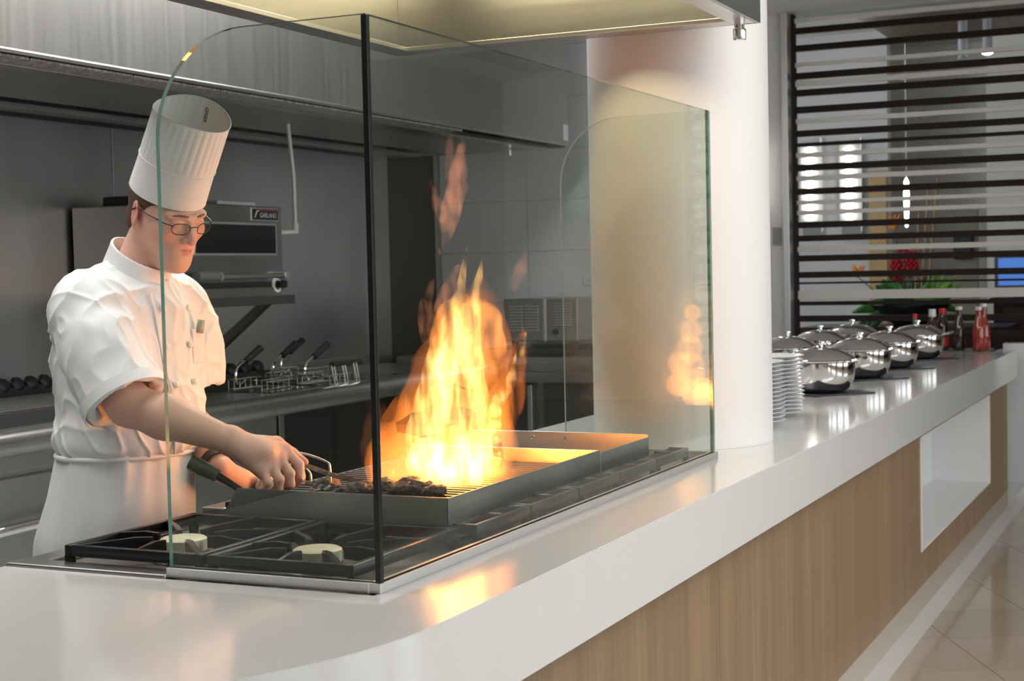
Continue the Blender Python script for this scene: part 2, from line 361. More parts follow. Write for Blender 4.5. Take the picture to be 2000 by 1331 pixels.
# ------------------------------------------------------------------ glass screen
gs = thing('glass_screen', 'three-sided tall glass sneeze guard with rounded corners around the flaming grill', 'glass screen', (.9, .1, .9))
zg, zt_, GT = .917, 1.860, .010
def rounded(axis, pos, ymax, R, name):
    pts = [(0.0, zg), (ymax, zg), (ymax, zt_-R)] + [(ymax-R+R*math.cos(a), zt_-R+R*math.sin(a)) for a in [math.radians(6*k) for k in range(1, 16)]] + [(0.0, zt_)]
    o = MB().prism([(pos, y, z) for y, z in pts], (GT, 0, 0)).build(name, M_GLASS, gs)
    o.data.materials.append(M_GLASSEDGE)
    for p in o.data.polygons:
        if abs(p.normal.x) < .5: p.material_index = 1
    return o
rounded('x', 0.0, .432, .185, 'glass_panel'); rounded('x', 1.850, .447, .185, 'glass_panel')
g = bx('glass_panel', .0105, 1.8495, .0, GT, zg, zt_, M_GLASS, gs, 0); g.data.materials.append(M_GLASSEDGE)
for p in g.data.polygons:
    if abs(p.normal.y) < .5: p.material_index = 1
bx('corner_joint', -.002, .009, -.003, .008, zg, zt_-.002, M_JOINT, gs, .001)
bx('corner_joint', 1.848, 1.858, -.001, .006, zg, zt_-.002, M_GLASSEDGE, gs, .001)
bx('base_trim', -.006, 1.875, -.004, .018, .900, .917, M_TRIM, gs, .001); bx('base_trim', -.008, .018, .018, .434, .900, .917, M_TRIM, gs, .001)
bx('base_trim', 1.85, 1.872, .018, .45, .900, .917, M_TRIM, gs, .001)
# ------------------------------------------------------------------ island hood over the range
ih = thing('island_hood', 'open stainless extractor hood hanging above the glass screen', 'extractor hood', (1, .45, 2.1))
HX0, HX1, HY0, HY1, HZ = .05, 1.941, -.125, 1.02, 2.1
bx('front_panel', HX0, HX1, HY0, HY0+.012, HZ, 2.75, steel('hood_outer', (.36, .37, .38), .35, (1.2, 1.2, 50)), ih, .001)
bx('end_panel', HX1-.012, HX1, HY0+.012, HY1-.012, HZ, 2.75, M_HOOD, ih, .001)
bx('end_panel', HX0, HX0+.012, HY0+.012, HY1-.012, HZ, 2.75, M_HOOD, ih, .001)
bx('rear_panel', HX0, HX1, HY1-.012, HY1, HZ, 2.75, M_HOOD, ih, .001)
M_LIP = steel('hood_lip', (.66, .65, .62), .3, (1.2, 1.2, 50), amt=.2, dark=(.5, .49, .46))
bx('lip', HX0, HX1, HY0+.012, HY0+.075, HZ, HZ+.012, M_LIP, ih, .001); bx('lip', HX0, HX1, HY1-.075, HY1-.012, HZ, HZ+.012, M_LIP, ih, .001)
bx('lip', HX1-.075, HX1-.012, HY0+.075, HY1-.075, HZ, HZ+.012, M_LIP, ih, .001); bx('lip', HX0+.012, HX0+.075, HY0+.075, HY1-.075, HZ, HZ+.012, M_LIP, ih, .001)
bx('roof_panel', HX0, HX1, HY0, HY1, 2.74, 2.76, M_HOOD, ih, 0)
# sloping filter bank inside
fb = MB().prism([(HX0+.02, .20, 2.62), (HX0+.02, .45, 2.40), (HX0+.02, .55, 2.40), (HX0+.02, .80, 2.62), (HX0+.02, .80, 2.72), (HX0+.02, .20, 2.72)], (1.20, 0, 0), .003).build('filter_bank', steel('filter_steel', (.42, .42, .41), .38, (60, 2, 2)), ih)
MB().lathe([(0, 0), (.016, 0), (.018, .004), (.018, .03), (.014, .034), (.014, .05), (0, .05)], (1.905, -.075, HZ-.048), 20).build('drain_cup', M_CHROME, ih, 'auto')
# ------------------------------------------------------------------ wall hood
wh = thing('wall_hood', 'long stainless canopy hood running along the steel back wall', 'extractor hood', (2.5, 2.6, 2.127))
Z0, Y0, X0, X1 = 2.127, 2.079, -1.5, 5.815
bx('front_panel', X0, X1, Y0, Y0+.012, Z0+.02, 2.95, steel('canopy_steel', (.50, .50, .48), .40, (50, 50, 1.5), (1.2, 1.2, .9), .18, (.42, .42, .405)), wh, .001)
bx('end_panel', X1-.012, X1, Y0+.012, YB-.004, Z0, 2.95, M_HOOD, wh, .001)
MB().tube([(X0, Y0+.004, Z0+.014), (X1, Y0+.004, Z0+.014)], .009, 12).build('lip', M_LIP, wh, 'auto')
for k in range(12):
    xa = X0+.02+k*.5; pf = mat('perforated_mesh', (.52, .50, .49), .5, .3, noise=((90, 60, 60), .05, (.28, .27, .265)))
    bx('perforated_panel', xa, xa+.492, Y0+.014, Y0+.125, Z0-.004, Z0+.004, pf, wh, .001)
bx('gutter', X0, X1, Y0+.128, Y0+.195, Z0-.008, Z0+.02, M_LIP, wh, .003)
UND = steel('underside_steel', (.50, .50, .48), .40, (1.2, 50, 1.2), (1.0, 2, 1), .2, (.42, .42, .405))
MB().prism([(X0, Y0+.195, Z0-.002), (X0, Y0+.80, Z0+.004), (X0, Y0+.80, Z0+.03), (X0, Y0+.195, Z0+.02)], (X1-X0-.012, 0, 0)).build('filter_panel', UND, wh)
bx('slot_back', X0, X1-.012, Y0+.80, Y0+1.0, Z0+.16, Z0+.18, M_DARKVOID, wh, 0)
bx('rear_gutter', X0, X1-.012, Y0+.98, Y0+1.09, Z0-.005, Z0+.02, UND, wh, .003)
bx('joint_bead', X0, X1-.012, YB-.028, YB-.004, Z0-.02, Z0+.02, M_DARKVOID, wh, .003)
lb = bx('paper_tag', X1-.075, X1-.004, Y0-.003, Y0-.001, Z0+.035, Z0+.125, mat('white_tag', (.85, .85, .87), .5), wh, 0)
lb['label'] = 'small white printed tag'
MB().lathe([(0, 0), (.014, 0), (.014, .045), (0, .045)], (5.60, 2.35, Z0-.045), 14).build('drain_cup', M_CHROME, wh, 'auto')
# ------------------------------------------------------------------ salamander grill on the wall
SX0, SX1, SY, SZ0, SZ1 = 2.93, 3.66, 2.6, 1.315, 1.745
sl = thing('salamander_grill', 'stainless wall-mounted salamander grill with dark window and maker badge', 'grill', (3.3, 2.9, SZ0))
bx('body', SX0, SX1, SY+.02, 3.18, SZ0+.03, SZ1, M_STEEL, sl, .006)
bx('front_frame', SX0, SX1, SY, SY+.02, SZ0+.05, SZ1, steel('face_steel', (.50, .52, .53), .3, (2, 2, 50)), sl, .004)
w = bx('window', SX0+.08, SX1-.055, SY-.004, SY+.002, 1.535, 1.66, mat('oven_black_glass', (.008, .008, .009), .1), sl, .002)
bx('window_frame', SX0+.07, SX1-.045, SY-.002, SY+.001, 1.525, 1.67, M_TRIM, sl, .001)
MB().tube([(SX0+.16, SY-.045, 1.435), (SX1-.04, SY-.045, 1.435)], .012, 14).build('handle_bar', M_CHROME, sl, 'auto')
MB().tube([(SX0+.02, SY-.045, 1.435), (SX0+.17, SY-.045, 1.435)], .022, 14).build('handle_grip', mat('grey_grip', (.12, .12, .11), .5), sl, 'auto')
for x in (SX0+.18, SX1-.05):
    MB().tube([(x, SY+.005, 1.435), (x, SY-.058, 1.435)], .018, 12).build('handle_bracket', M_TRIM, sl, 'auto')
bx('grill_slot', SX0+.02, SX1-.03, SY-.003, SY+.02, 1.385, 1.41, M_DARKVOID, sl, .002)
bx('drip_tray', SX0+.02, SX1-.04, SY-.012, SY+.0, 1.335, 1.383, M_STEEL, sl, .003)
k = MB().lathe([(0, 0), (.02, 0), (.018, .035), (0, .035)], seg=20, M=Matrix.Translation((SX1-.035, SY, 1.395)) @ Matrix.Rotation(math.pi/2, 4, 'X')).build('control_knob', M_BLACK, sl, 'auto')
MB().lathe([(.022, 0), (.036, 0), (.038, .006), (.034, .011), (.022, .011)], seg=24, M=Matrix.Translation((SX1-.065, SY-.002, 1.392)) @ Matrix.Rotation(math.pi/2, 4, 'X')).build('knob_ring', mat('white_ring', (.8, .8, .8), .4), sl, 'auto')
bd = bx('badge', SX1-.235, SX1-.035, SY-.005, SY+.001, 1.685, 1.732, mat('badge_black', (.01, .01, .012), .3), sl, .001)
bx('badge_stripe', SX1-.19, SX1-.045, SY-.0058, SY-.004, 1.7235, 1.7275, mat('badge_red', (.5, .05, .05), .4), bd, 0)
bx('badge_rim', SX1-.242, SX1-.030, SY-.003, SY+.002, 1.680, 1.737, M_TRIM, sl, .001)
def text(name, s, size, M, m, parent, ext=.0006, width=None):
    c = bpy.data.curves.new(name, 'FONT'); c.body = s; c.size = size; c.extrude = ext; c.align_x = 'CENTER'; c.align_y = 'CENTER'
    o = bpy.data.objects.new(name, c); COL.objects.link(o); dg = bpy.context.evaluated_depsgraph_get(); me = bpy.data.meshes.new_from_object(o.evaluated_get(dg))
    bpy.data.objects.remove(o); bpy.data.curves.remove(c)
    if width:
        xs = [v.co.x for v in me.vertices]; f = width/(max(xs)-min(xs))
        for v in me.vertices: v.co.x *= f
    me.transform(M); return link(name, me, m, parent)
TX = Matrix.Translation((SX1-.115, SY-.0062, 1.7035)) @ Matrix.Rotation(math.pi/2, 4, 'X')
text('lettering', 'GARLAND', .032, TX, mat('badge_silver', (.7, .7, .72), .35), bd, width=.128)
MB().prism([(SX1-.222, SY-.006, 1.694), (SX1-.214, SY-.006, 1.694), (SX1-.196, SY-.006, 1.72), (SX1-.186, SY-.006, 1.722), (SX1-.190, SY-.006, 1.727), (SX1-.206, SY-.006, 1.724)], (0, .002, 0)).build('emblem', MATS['badge_silver'], bd)
bx('top_flue', SX0+.10, SX0+.23, 2.95, 3.1, SZ1, SZ1+.045, M_BLACK, sl, .01)
o = bx('folded_cloth', SX0+.33, SX0+.62, 2.66, 2.86, SZ1, SZ1+.022, M_CLOTH, None, .009); tag(o, 'folded white cloth lying on top of the wall grill', 'cloth')
br = thing('wall_bracket', 'steel shelf and diagonal braces carrying the wall grill', 'bracket', (3.3, 3.1, 1.0))
bx('shelf', SX0-.03, SX1+.05, SY-.03, 3.195, SZ0-.01, SZ0+.03, mat('dark_steel', (.16, .16, .155), .35, .9), br, .003)
for x in (SX0+.06, SX1-.04):
    MB().prism([(x, 2.66, SZ0-.01), (x, 2.72, SZ0-.01), (x, 3.19, .96), (x, 3.19, .90)], (.04, 0, 0), .002).build('brace', MATS['dark_steel'], br)
gp = thing('gas_pipe', 'slim white gas pipe dropping from the hood to the wall grill', 'pipe', (3.75, 2.62, 1.6))
a = ony(560, 222, 2.6); b = ony(577, 450, 2.6)
MB().tube([tuple(a), (b[0]-.003, b[1], b[2]+.25), tuple(b)], .009, 10).build('pipe', mat('pipe_white', (.72, .72, .72), .4), gp, 'auto')
MB().tube([(b[0]+.0, b[1], b[2]+.03), (b[0], b[1], b[2]-.015)], .015, 10).build('elbow', MATS['pipe_white'], gp, 'auto')
MB().tube([(b[0], b[1], b[2]-.006), (SX1-.005, b[1]+.03, b[2]-.012)], .011, 10).build('union', MATS['pipe_white'], gp, 'auto')
MB().tube([(a[0], a[1], a[2]-.012), (a[0], a[1], a[2]+.06)], .018, 10).build('flange', M_TRIM, gp, 'auto')

# ------------------------------------------------------------------ back cooking line
YF = 2.39
def bullnose(x0, x1, z, r, parent, m=M_STEEL): return MB().tube([(x0, YF+r, z), (x1, YF+r, z)], r, 18).build('bullnose_rail', m, parent, 'auto')
rr = thing('back_range', 'heavy stainless range with hot plates and oven against the steel wall', 'range', (1.6, 2.8, 0))
RX0, RX1 = .55, 2.62
bx('body', RX0, RX1, YF+.06, 3.18, .08, .93, M_STEEL, rr, .004); bx('kick_base', RX0+.03, RX1-.03, YF+.12, 3.1, 0, .08, M_DARKVOID, rr, 0)
for k in range(4):
    x = RX0+.04+k*.505; bx('hot_plate', x, x+.50, YF+.10, 2.95, .93, .985, mat('hot_plate_iron', (.10, .10, .10), .4, .7), rr, .004)
    bx('plate_lid', x+.004, x+.496, YF+.11, 2.94, .985, .99, mat('plate_top', (.30, .29, .28), .35, .8), rr, .002)
bx('brass_strip', RX0, RX1, YF+.03, YF+.06, .925, .94, M_STEEL, rr, .002)
bullnose(RX0, RX1, .885, .05, rr)
bx('control_fascia', RX0, RX1, YF+.035, YF+.06, .79, .86, M_STEEL, rr, .003)
bx('oven_door', RX0+.02, RX1-.02, YF+.02, YF+.06, .30, .77, M_STEEL, rr, .006)
bx('door_gap', RX0, RX1, YF+.03, YF+.06, .665, .69, M_DARKVOID, rr, .002)
MB().tube(spline([(1.45, YF+.03, .60), (1.5, YF-.05, .615), (1.7, YF-.06, .62), (2.1, YF-.06, .62), (2.2, YF+.03, .61)]), .02, 12).build('oven_handle', M_CHROME, rr, 'auto')
bk = bx('rear_vent', RX0, RX1, 3.0, 3.18, .93, 1.02, M_DARKVOID, rr, .004)
for k in range(26):
    x = RX0+.05+k*.078; MB().lathe([(0, -.02), (.030, -.02), (.032, .02), (.022, .032), (0, .034)], (0, 0, 0), 14, M=Matrix.Translation((x, 3.03, 1.02)) @ Matrix.Rotation(.9, 4, 'X')).build('vent_cap', M_BLACK, bk, 'auto')
# fryer bench
fy = thing('fryer_bench', 'stainless fryer bench with rounded front edge beside the back range', 'bench', (3.7, 2.8, 0))
FX0, FX1 = 2.66, 5.45
bx('worktop', FX0, FX1, YF+.05, 3.18, .87, .915, M_STEEL, fy, .003); bullnose(FX0, FX1, .872, .048, fy)
bx('upstand', FX0, FX1, 3.15, 3.19, .915, .97, M_STEEL, fy, .003)
bx('fryer_body', FX0, 3.35, YF+.06, 3.15, .08, .87, M_STEEL, fy, .004)
bx('door_recess', 3.36, 5.40, YF+.30, 3.15, .08, .87, M_DARKVOID, fy, .002)
for x in (3.40, 4.55, 5.38): bx('leg', x, x+.04, YF+.08, YF+.12, 0, .87, M_STEEL, fy, .003)
fv = bx('fryer_vent', 3.45, 4.05, 2.95, 3.15, .915, .975, M_DARKVOID, fy, .004)
for k in range(5):
    MB().lathe([(0, -.02), (.034, -.02), (.036, .02), (.024, .036), (0, .038)], (0, 0, 0), 14, M=Matrix.Translation((3.53+k*.11, 2.98, .985)) @ Matrix.Rotation(.9, 4, 'X')).build('vent_cap', M_BLACK, fv, 'auto')
for k in range(3):
    x = 3.42+k*.42; bx('oil_well', x, x+.36, 2.52, 2.92, .9155, .919, mat('dark_oil', (.03, .022, .012), .05), fy, .001)
M_WIRE = mat('bright_wire', (.72, .70, .66), .2, 1.0)
def basket(px, py, lab, hx=.0):
    p = onz(px, py, .95); x, y = p[0], p[1]
    t = thing('fryer_basket', lab, 'basket', (x, y, .92), 'fryer baskets on the bench')
    fr_ = MB(); n = 5
    for z in (.922, .965):
        fr_.tube([(x-.06, y-.10, z), (x+.16, y-.10, z), (x+.16, y+.08, z), (x-.06, y+.08, z), (x-.06, y-.10, z)], .003, 6)
    for k in range(n+1):
        xx = x-.06+.22*k/n; fr_.tube([(xx, y-.10, .965), (xx, y-.10, .922), (xx, y+.08, .922), (xx, y+.08, .965)], .0022, 6)
    fr_.build('wire_frame', M_WIRE, t, 'auto')
    MB().tube(spline([(x-.06, y-.01, .965), (x-.11, y-.01, .95), (x-.13, y-.01, .99), (x-.11, y-.01, 1.03), (x-.05, y-.015, 1.06)]), .005, 8).build('handle_wire', M_CHROME, t, 'auto')
    MB().tube([(x-.055, y-.015, 1.052), (x+.055, y-.02, 1.105)], [.015, .017], 12).build('grip', M_BLACK, t, 'auto')
basket(490, 748, 'fryer basket with black grip nearest the back range'); basket(560, 735, 'fryer basket in the middle of the bench with black grip')
basket(574, 726, 'fryer basket behind the middle one, grip poking out over it'); basket(622, 738, 'fryer basket with black grip beside the wire tongs rack')
wr_ = thing('wire_rack', 'small chrome wire rack with dark top at the end of the fryer bench', 'rack', (4.3, 2.6, .915))
for k, px in enumerate((655, 660, 676, 681, 698, 703)):
    p = onz(px, 753-(px-655)*.12, .916); MB().tube([(p[0], p[1], .915), (p[0], p[1]+.02, 1.01)], .004, 8).build('upright', M_CHROME, wr_, 'auto')
p, q = onz(655, 753, .916), onz(703, 747, .916)
MB().tube([(p[0], p[1]+.02, 1.012), (q[0]+.05, q[1]+.02, 1.012)], .012, 8).build('top_bar', M_BLACK, wr_, 'auto')
# far bench with toaster
fbn = thing('prep_bench', 'stainless prep bench with dark cabinet doors in front of the white tile wall', 'bench', (5.9, 2.2, 0))
bx('worktop', 5.58, XW-.012, 1.70, 3.1, .90, .945, mat('worn_top', (.30, .28, .26), .35, .8), fbn, .004)
bx('shelf_rail', 5.60, 5.62, 1.72, 3.1, .80, .86, M_STEEL, fbn, .003)
bx('carcass', 5.66, XW-.012, 1.76, 3.1, .06, .90, M_STEEL, fbn, .003)
for k in range(3):
    y = 1.80+k*.43; d = bx('cabinet_door', 5.64, 5.662, y, y+.39, .12, .80, mat('dark_door', (.05, .045, .042), .25, .4), fbn, .004)
    bx('handle', 5.615, 5.642, y+.02, y+.05, .14, .78, M_TRIM, d, .004)
for y in (1.74, 3.06): bx('leg', 5.60, 5.64, y, y+.04, 0, .90, M_STEEL, fbn, .003)
ts = thing('conveyor_toaster', 'steel conveyor toaster with louvred front and round knob on the prep bench', 'toaster', (5.9, 2.15, .945))
ty0, ty1 = 1.96, 2.42
bx('casing', 5.62, 6.15, ty0, ty1, 1.03, 1.27, mat('toaster_steel', (.40, .38, .36), .35, .9), ts, .008)
bx('divider', 5.610, 5.622, 2.155, 2.168, 1.03, 1.27, M_TRIM, ts, .001)
for c in range(2):
    for k in range(9):
        bx('louvre', 5.612, 5.626, 2.20+c*.10, 2.28+c*.10, 1.09+k*.017, 1.097+k*.017, M_TRIM, ts, .001)
for k in range(9): bx('louvre', 5.612, 5.626, 2.0, 2.10, 1.12+k*.015, 1.126+k*.015, M_TRIM, ts, .001)
MB().lathe([(0, 0), (.018, 0), (.015, .022), (0, .022)], seg=16, M=Matrix.Translation((5.622, 2.095, 1.085)) @ Matrix.Rotation(-math.pi/2, 4, 'Y')).build('knob', M_BLACK, ts, 'auto')
for y in (ty0+.03, ty1-.06): bx('foot', 5.66, 5.70, y, y+.03, .945, 1.03, M_BLACK, ts, .003)
MB().box(5.60, 6.1, ty0-.1, ty1+.1, .985, .992, .001).build('base_grid', M_IRON, ts)
for nm, px, py in (('socket_plate', 788, 564), ('switch_plate', 1152, 548)):
    p = onx(px, py, XW-.012); o = MB().box(XW-.022, XW-.009, p[1]-.036, p[1]+.036, p[2]-.03, p[2]+.03, .003).build('body', mat('plate_ivory', (.80, .79, .76), .4))
    o.name = nm; MB().box(XW-.025, XW-.021, p[1]-.012, p[1]+.012, p[2]-.008, p[2]+.008, .001).build('rocker', mat('plate_grey', (.6, .6, .58), .4), o)
    tag(o, 'ivory power socket on the white tile wall above the prep bench' if px < 900 else 'ivory switch plate on the tile wall close to the column', 'socket')
# ------------------------------------------------------------------ buffet on the counter
M_PLATE = mat('white_porcelain', (.86, .87, .88), .25, coat=.4)
pp = MB().lathe([(0, 0), (.055, 0), (.058, .003), (.085, .012), (.128, .0210), (.1305, .0222), (.128, .0236), (.085, .0152), (.055, .006), (0, .006)], (0, 0, 0), 40).build('dinner_plate', M_PLATE, None, 'auto')
random.seed(3)
first = True
for (x, y, n, lab, grp) in ((2.70, .155, 15, 'white dinner plate in the stack right beside the column', 'plates stacked beside the column'), (3.02, .17, 15, 'white dinner plate in the stack next to the chafing dishes', 'plates stacked beside the chafing dishes')):
    for k in range(n):
        o = pp if first else pp.copy()
        if not first: COL.objects.link(o)
        first = False
        o.location = (x+random.uniform(-.002, .002), y+random.uniform(-.002, .002), .900+k*.0138); tag(o, lab, 'plate', grp)
M_POT = mat('polished_steel', (.80, .79, .77), .07, 1.0)
ch = thing('chafing_dish', '', 'chafing dish')
RB = .138
MB().lathe([(0, 0), (.085, 0), (.100, .004), (.120, .022), (.132, .048), (RB, .074), (RB, .122), (RB+.004, .126), (RB-.006, .126), (RB-.008, .08), (0, .04)], seg=48).build('bowl', M_POT, ch, 'auto')
MB().lathe([(RB-.01, .124), (RB+.012, .126), (RB+.013, .132), (RB-.01, .134)], seg=48).build('rim', M_CHROME, ch, 'auto')
ld = MB().lathe([(RB+.006, .134), (RB+.002, .139), (.125, .150), (.095, .168), (.05, .181), (0, .185)], seg=48).build('lid', M_POT, ch, 'auto')
MB().lathe([(0, .183), (.010, .185), (.010, .195), (.018, .199), (.018, .206), (0, .209)], seg=16).build('lid_knob', M_CHROME, ld, 'auto')
MB().tube(spline([(-.06, -RB-.004, .130), (-.055, -RB-.035, .138), (0, -RB-.045, .140), (.055, -RB-.035, .138), (.06, -RB-.004, .130)]), .007, 8).build('handle', M_CHROME, ch, 'auto')
MB().tube(spline([(-.06, RB+.004, .130), (-.055, RB+.035, .138), (0, RB+.045, .140), (.055, RB+.035, .138), (.06, RB+.004, .130)]), .007, 8).build('handle', M_CHROME, ch, 'auto')
ma = MB().box(-.155, .155, -.155, .155, 0, .006, .002).build('slate_mat', mat('dark_slate', (.02, .024, .032), .35), None)
order = ('beside the plate stacks', 'second along from the plate stacks', 'third along from the plate stacks', 'beside the sauce bottles')
spots = [(4.01, .215, 'front', 0), (4.82, .225, 'front', 1), (5.49, .22, 'front', 2), (6.24, .215, 'front', 3), (4.15, .60, 'rear', 0), (4.95, .60, 'rear', 1), (5.62, .60, 'rear', 2), (6.38, .60, 'rear', 3)]
for k, (x, y, row, i) in enumerate(spots):
    lab = 'polished steel chafing dish with lid, %s row, %s' % ('customer-side' if row == 'front' else 'kitchen-side', order[i])
    if k == 0: ch.location = (x, y, .9066); ch['label'] = lab; ch['group'] = 'chafing dishes on the counter'; ma.location = (x, y, .900); o = ma
    else: dup(ch, (x, y, .9066), lab); o = ma.copy(); COL.objects.link(o); o.location = (x, y, .900)
    o.rotation_euler = (0, 0, math.radians(52)); tag(o, 'square black slate mat under the %s chafing dish %s' % ('customer-side' if row == 'front' else 'kitchen-side', order[i]), 'mat', 'slate mats')
# bottles
tr = MB().box(-.13, .15, -.13, .36, 0, .008, .003).build('glass_tray', M_TRAY, None); tr.location = (7.03, .02, .900); tag(tr, 'clear green-edged glass tray under the sauce bottles', 'tray')
tr2 = None
def bottle(x, y, prof, liquid, cap, lab, capz, capr, label_col=None, lz=None, sc=1.0, capcol=(.8, .78, .74)):
    t = thing('sauce_bottle', lab, 'bottle', (x, y, .909), 'sauce bottles')
    b = MB().lathe([(r*sc, z*sc) for r, z in prof], (x, y, .909), 28).build('glass_body', liquid, t, 'auto')
    MB().lathe([(0, 0), (capr*sc, 0), (capr*1.05*sc, .004), (capr*sc, cap*sc), (0, cap*sc)], (x, y, .909+capz*sc), 20).build('cap', mat('cap_%s' % str(capcol), capcol, .4), t, 'auto')
    if label_col:
        r = lz[2]*sc; MB().lathe([(r, lz[0]*sc), (r+.0012, lz[0]*sc+.001), (r+.0012, lz[1]*sc-.001), (r, lz[1]*sc)], (x, y, .909), 28).build('paper_label', mat('label_%s' % str(label_col), label_col, .5), t, 'auto')
MILK = [(0, .0), (.034, 0), (.037, .006), (.037, .11), (.030, .15), (.017, .19), (.0155, .225), (.018, .228), (.018, .235), (0, .235)]
M_RED = mat('red_chili_sauce', (.26, .014, .006), .08, noise=((14, 14, 6), .2, (.40, .05, .010)), coat=.6); M_BRN = mat('brown_sauce', (.035, .010, .008), .08, coat=.6)
bottle(6.98, -.005, MILK, M_RED, .02, 'bright red chili sauce bottle with white cap, nearer the counter edge', .233, .019)
bottle(7.075, -.02, MILK, M_RED, .02, 'bright red chili sauce bottle with white cap, touching the other red one', .243, .019, sc=1.02)
bottle(7.04, .115, MILK, M_BRN, .02, 'dark brown sauce bottle with white cap beside the red sauces', .233, .019)
FLAT = [(0, 0), (.036, 0), (.038, .005), (.038, .125), (.034, .15), (.018, .18), (.017, .20), (0, .20)]
bottle(7.02, .265, FLAT, M_BRN, .045, 'brown sauce bottle with tall white cap and pale blue label', .195, .021, (.50, .58, .72), (.02, .12, .0382), capcol=(.8, .8, .78))
bottle(7.10, .22, FLAT, M_BRN, .03, 'dark sauce bottle with red cap and red and yellow label', .20, .020, (.55, .03, .03), (.015, .07, .0382), 1.05, capcol=(.7, .03, .02))
TAB = [(0, 0), (.020, 0), (.022, .004), (.022, .08), (.010, .11), (.010, .125), (0, .125)]
bottle(6.98, .36, TAB, M_RED, .022, 'small pepper sauce bottle with red cap and green neck band', .150, .0105, (.02, .22, .06), (.112, .15, .0105), 1.25, capcol=(.7, .02, .04))
# ------------------------------------------------------------------ slat screen
ss = thing('slat_screen', 'tall room divider of dark and pale horizontal slats beyond the counter', 'screen', (XS, 0, 0))
bx('frame_post', XS-.03, XS+.03, 1.215, 1.235, .0, 3.05, M_SLAT, ss, .002); bx('frame_post', XS-.03, XS+.03, -1.95, -1.91, .0, 3.05, M_SLAT, ss, .002)
DK = [(63, .04), (97, .04), (151, .042), (184, .042), (217, .042), (263, .04), (285, .023), (329.5, .042), (376, .04), (441, .04), (467, .038), (506, .040), (538, .040), (554, .013), (593.5, .026), (623, .04), (655, .04)]
PL = [(43, .03), (129, .028), (166, .035), (239, .03), (305, .03), (350, .032), (397, .026), (417, .028), (488, .034), (577, .058)]
for y, h in DK:
    z = onx(1540, y, XS)[2]; bx('slat', XS-.02, XS+.02, -1.92, 1.22, z-h/2, z+h/2, M_SLAT, ss, .002)
for y, h in PL:
    z = onx(1540, y, XS)[2]; bx('pale_slat', XS-.012, XS+.022, -1.92, 1.22, z-h/2, z+h/2, M_PALE, ss, .002)
for z in (.55, .66, .76, .86): bx('slat', XS-.02, XS+.02, -1.92, 1.22, z-.02, z+.02, M_SLAT, ss, .002)
# ------------------------------------------------------------------ lounge behind the screen
XL = 13.2
wl = struct(bx('wall_lounge', XL, XL+.15, -6.1, 4.6, 0, 3.6, mat('lounge_wall', (.80, .77, .72), .6), bev=0))
struct(bx('wall_lounge_left', XS+.06, XL, 3.4, 3.55, 0, 3.6, M_WHITE, bev=0))
struct(bx('wall_partition', 11.9, 12.05, 1.46, 3.4, 0, 3.55, M_WHITE))
struct(bx('wall_pier', 12.1, 12.4, .10, .62, 0, 3.55, mat('pier_wall', (.80, .77, .72), .6)))
struct(bx('ceiling_soffit', XS+.35, 9.6, -4, .95, 3.10, 3.35, mat('brown_soffit', (.16, .09, .05), .4, noise=((3, 30, 3), .2, (.10, .055, .03)))))
o = bx('door_panel', 11.80, 11.86, 1.46, 1.62, 0, 2.27, mat('amber_tone', (.62, .40, .16), .4), None, .004); tag(o, 'narrow amber panel standing against the white partition', 'panel')  # narrow slab in one even amber colour
p0 = onx(1866, 412, 12.6); p1 = onx(1912, 600, 12.6)
o = bx('olive_panel', 12.55, 12.62, p1[1], p0[1], 0, p0[2], mat('olive_paint', (.36, .33, .24), .5), None, .004); tag(o, 'olive grey wall panel behind the flower arrangement', 'panel')
p0 = onx(1863, 460, 12.5); p1 = onx(1900, 506, 12.5)
o = bx('wall_speaker', 12.46, 12.548, p1[1], p0[1], p1[2], p0[2], M_BLACK, None, .01); tag(o, 'black wall box mounted on the olive panel', 'speaker')
LAMP = mat('lamp_glow', (1, 1, 1), .4, emit=((1, .95, .88), 10.0))
for px, lab in ((1581, 'upright wall light with grey block base nearer the column'), (1658, 'upright wall light with grey block base nearer the amber panel')):
    p = onx(px, 300, 11.85); q = onx(px, 458, 11.85)
    t = thing('wall_sconce', lab, 'wall light', (11.85, p[1], q[2]), 'upright wall lights')
    bx('back_plate', 11.88, 11.898, p[1]-.12, p[1]+.10, q[2]+.12, p[2]+.1, mat('sconce_white', (.82, .82, .80), .3), t, .003)
    bx('tube', 11.84, 11.88, p[1]-.02, p[1]+.03, q[2]+.14, p[2]+.05, LAMP, t, .01)
    bx('side_fin', 11.80, 11.88, p[1]-.125, p[1]-.112, q[2]+.02, p[2]+.14, M_TRIM, t, .002)
    bx('base_block', 11.80, 11.898, p[1]-.12, p[1]+.06, q[2]-.03, q[2]+.11, MATS['grey_plate'], t, .004)
t = thing('wall_sconce', 'upright wall light on the white wall edge next to the column', 'wall light', (7.48, 1.40, 1.9), None)
bx('tube', 7.462, 7.488, 1.425, 1.445, 1.80, 2.25, LAMP, t, .006); bx('back_plate', 7.486, 7.499, 1.40, 1.47, 1.75, 2.30, MATS['sconce_white'], t, .003)
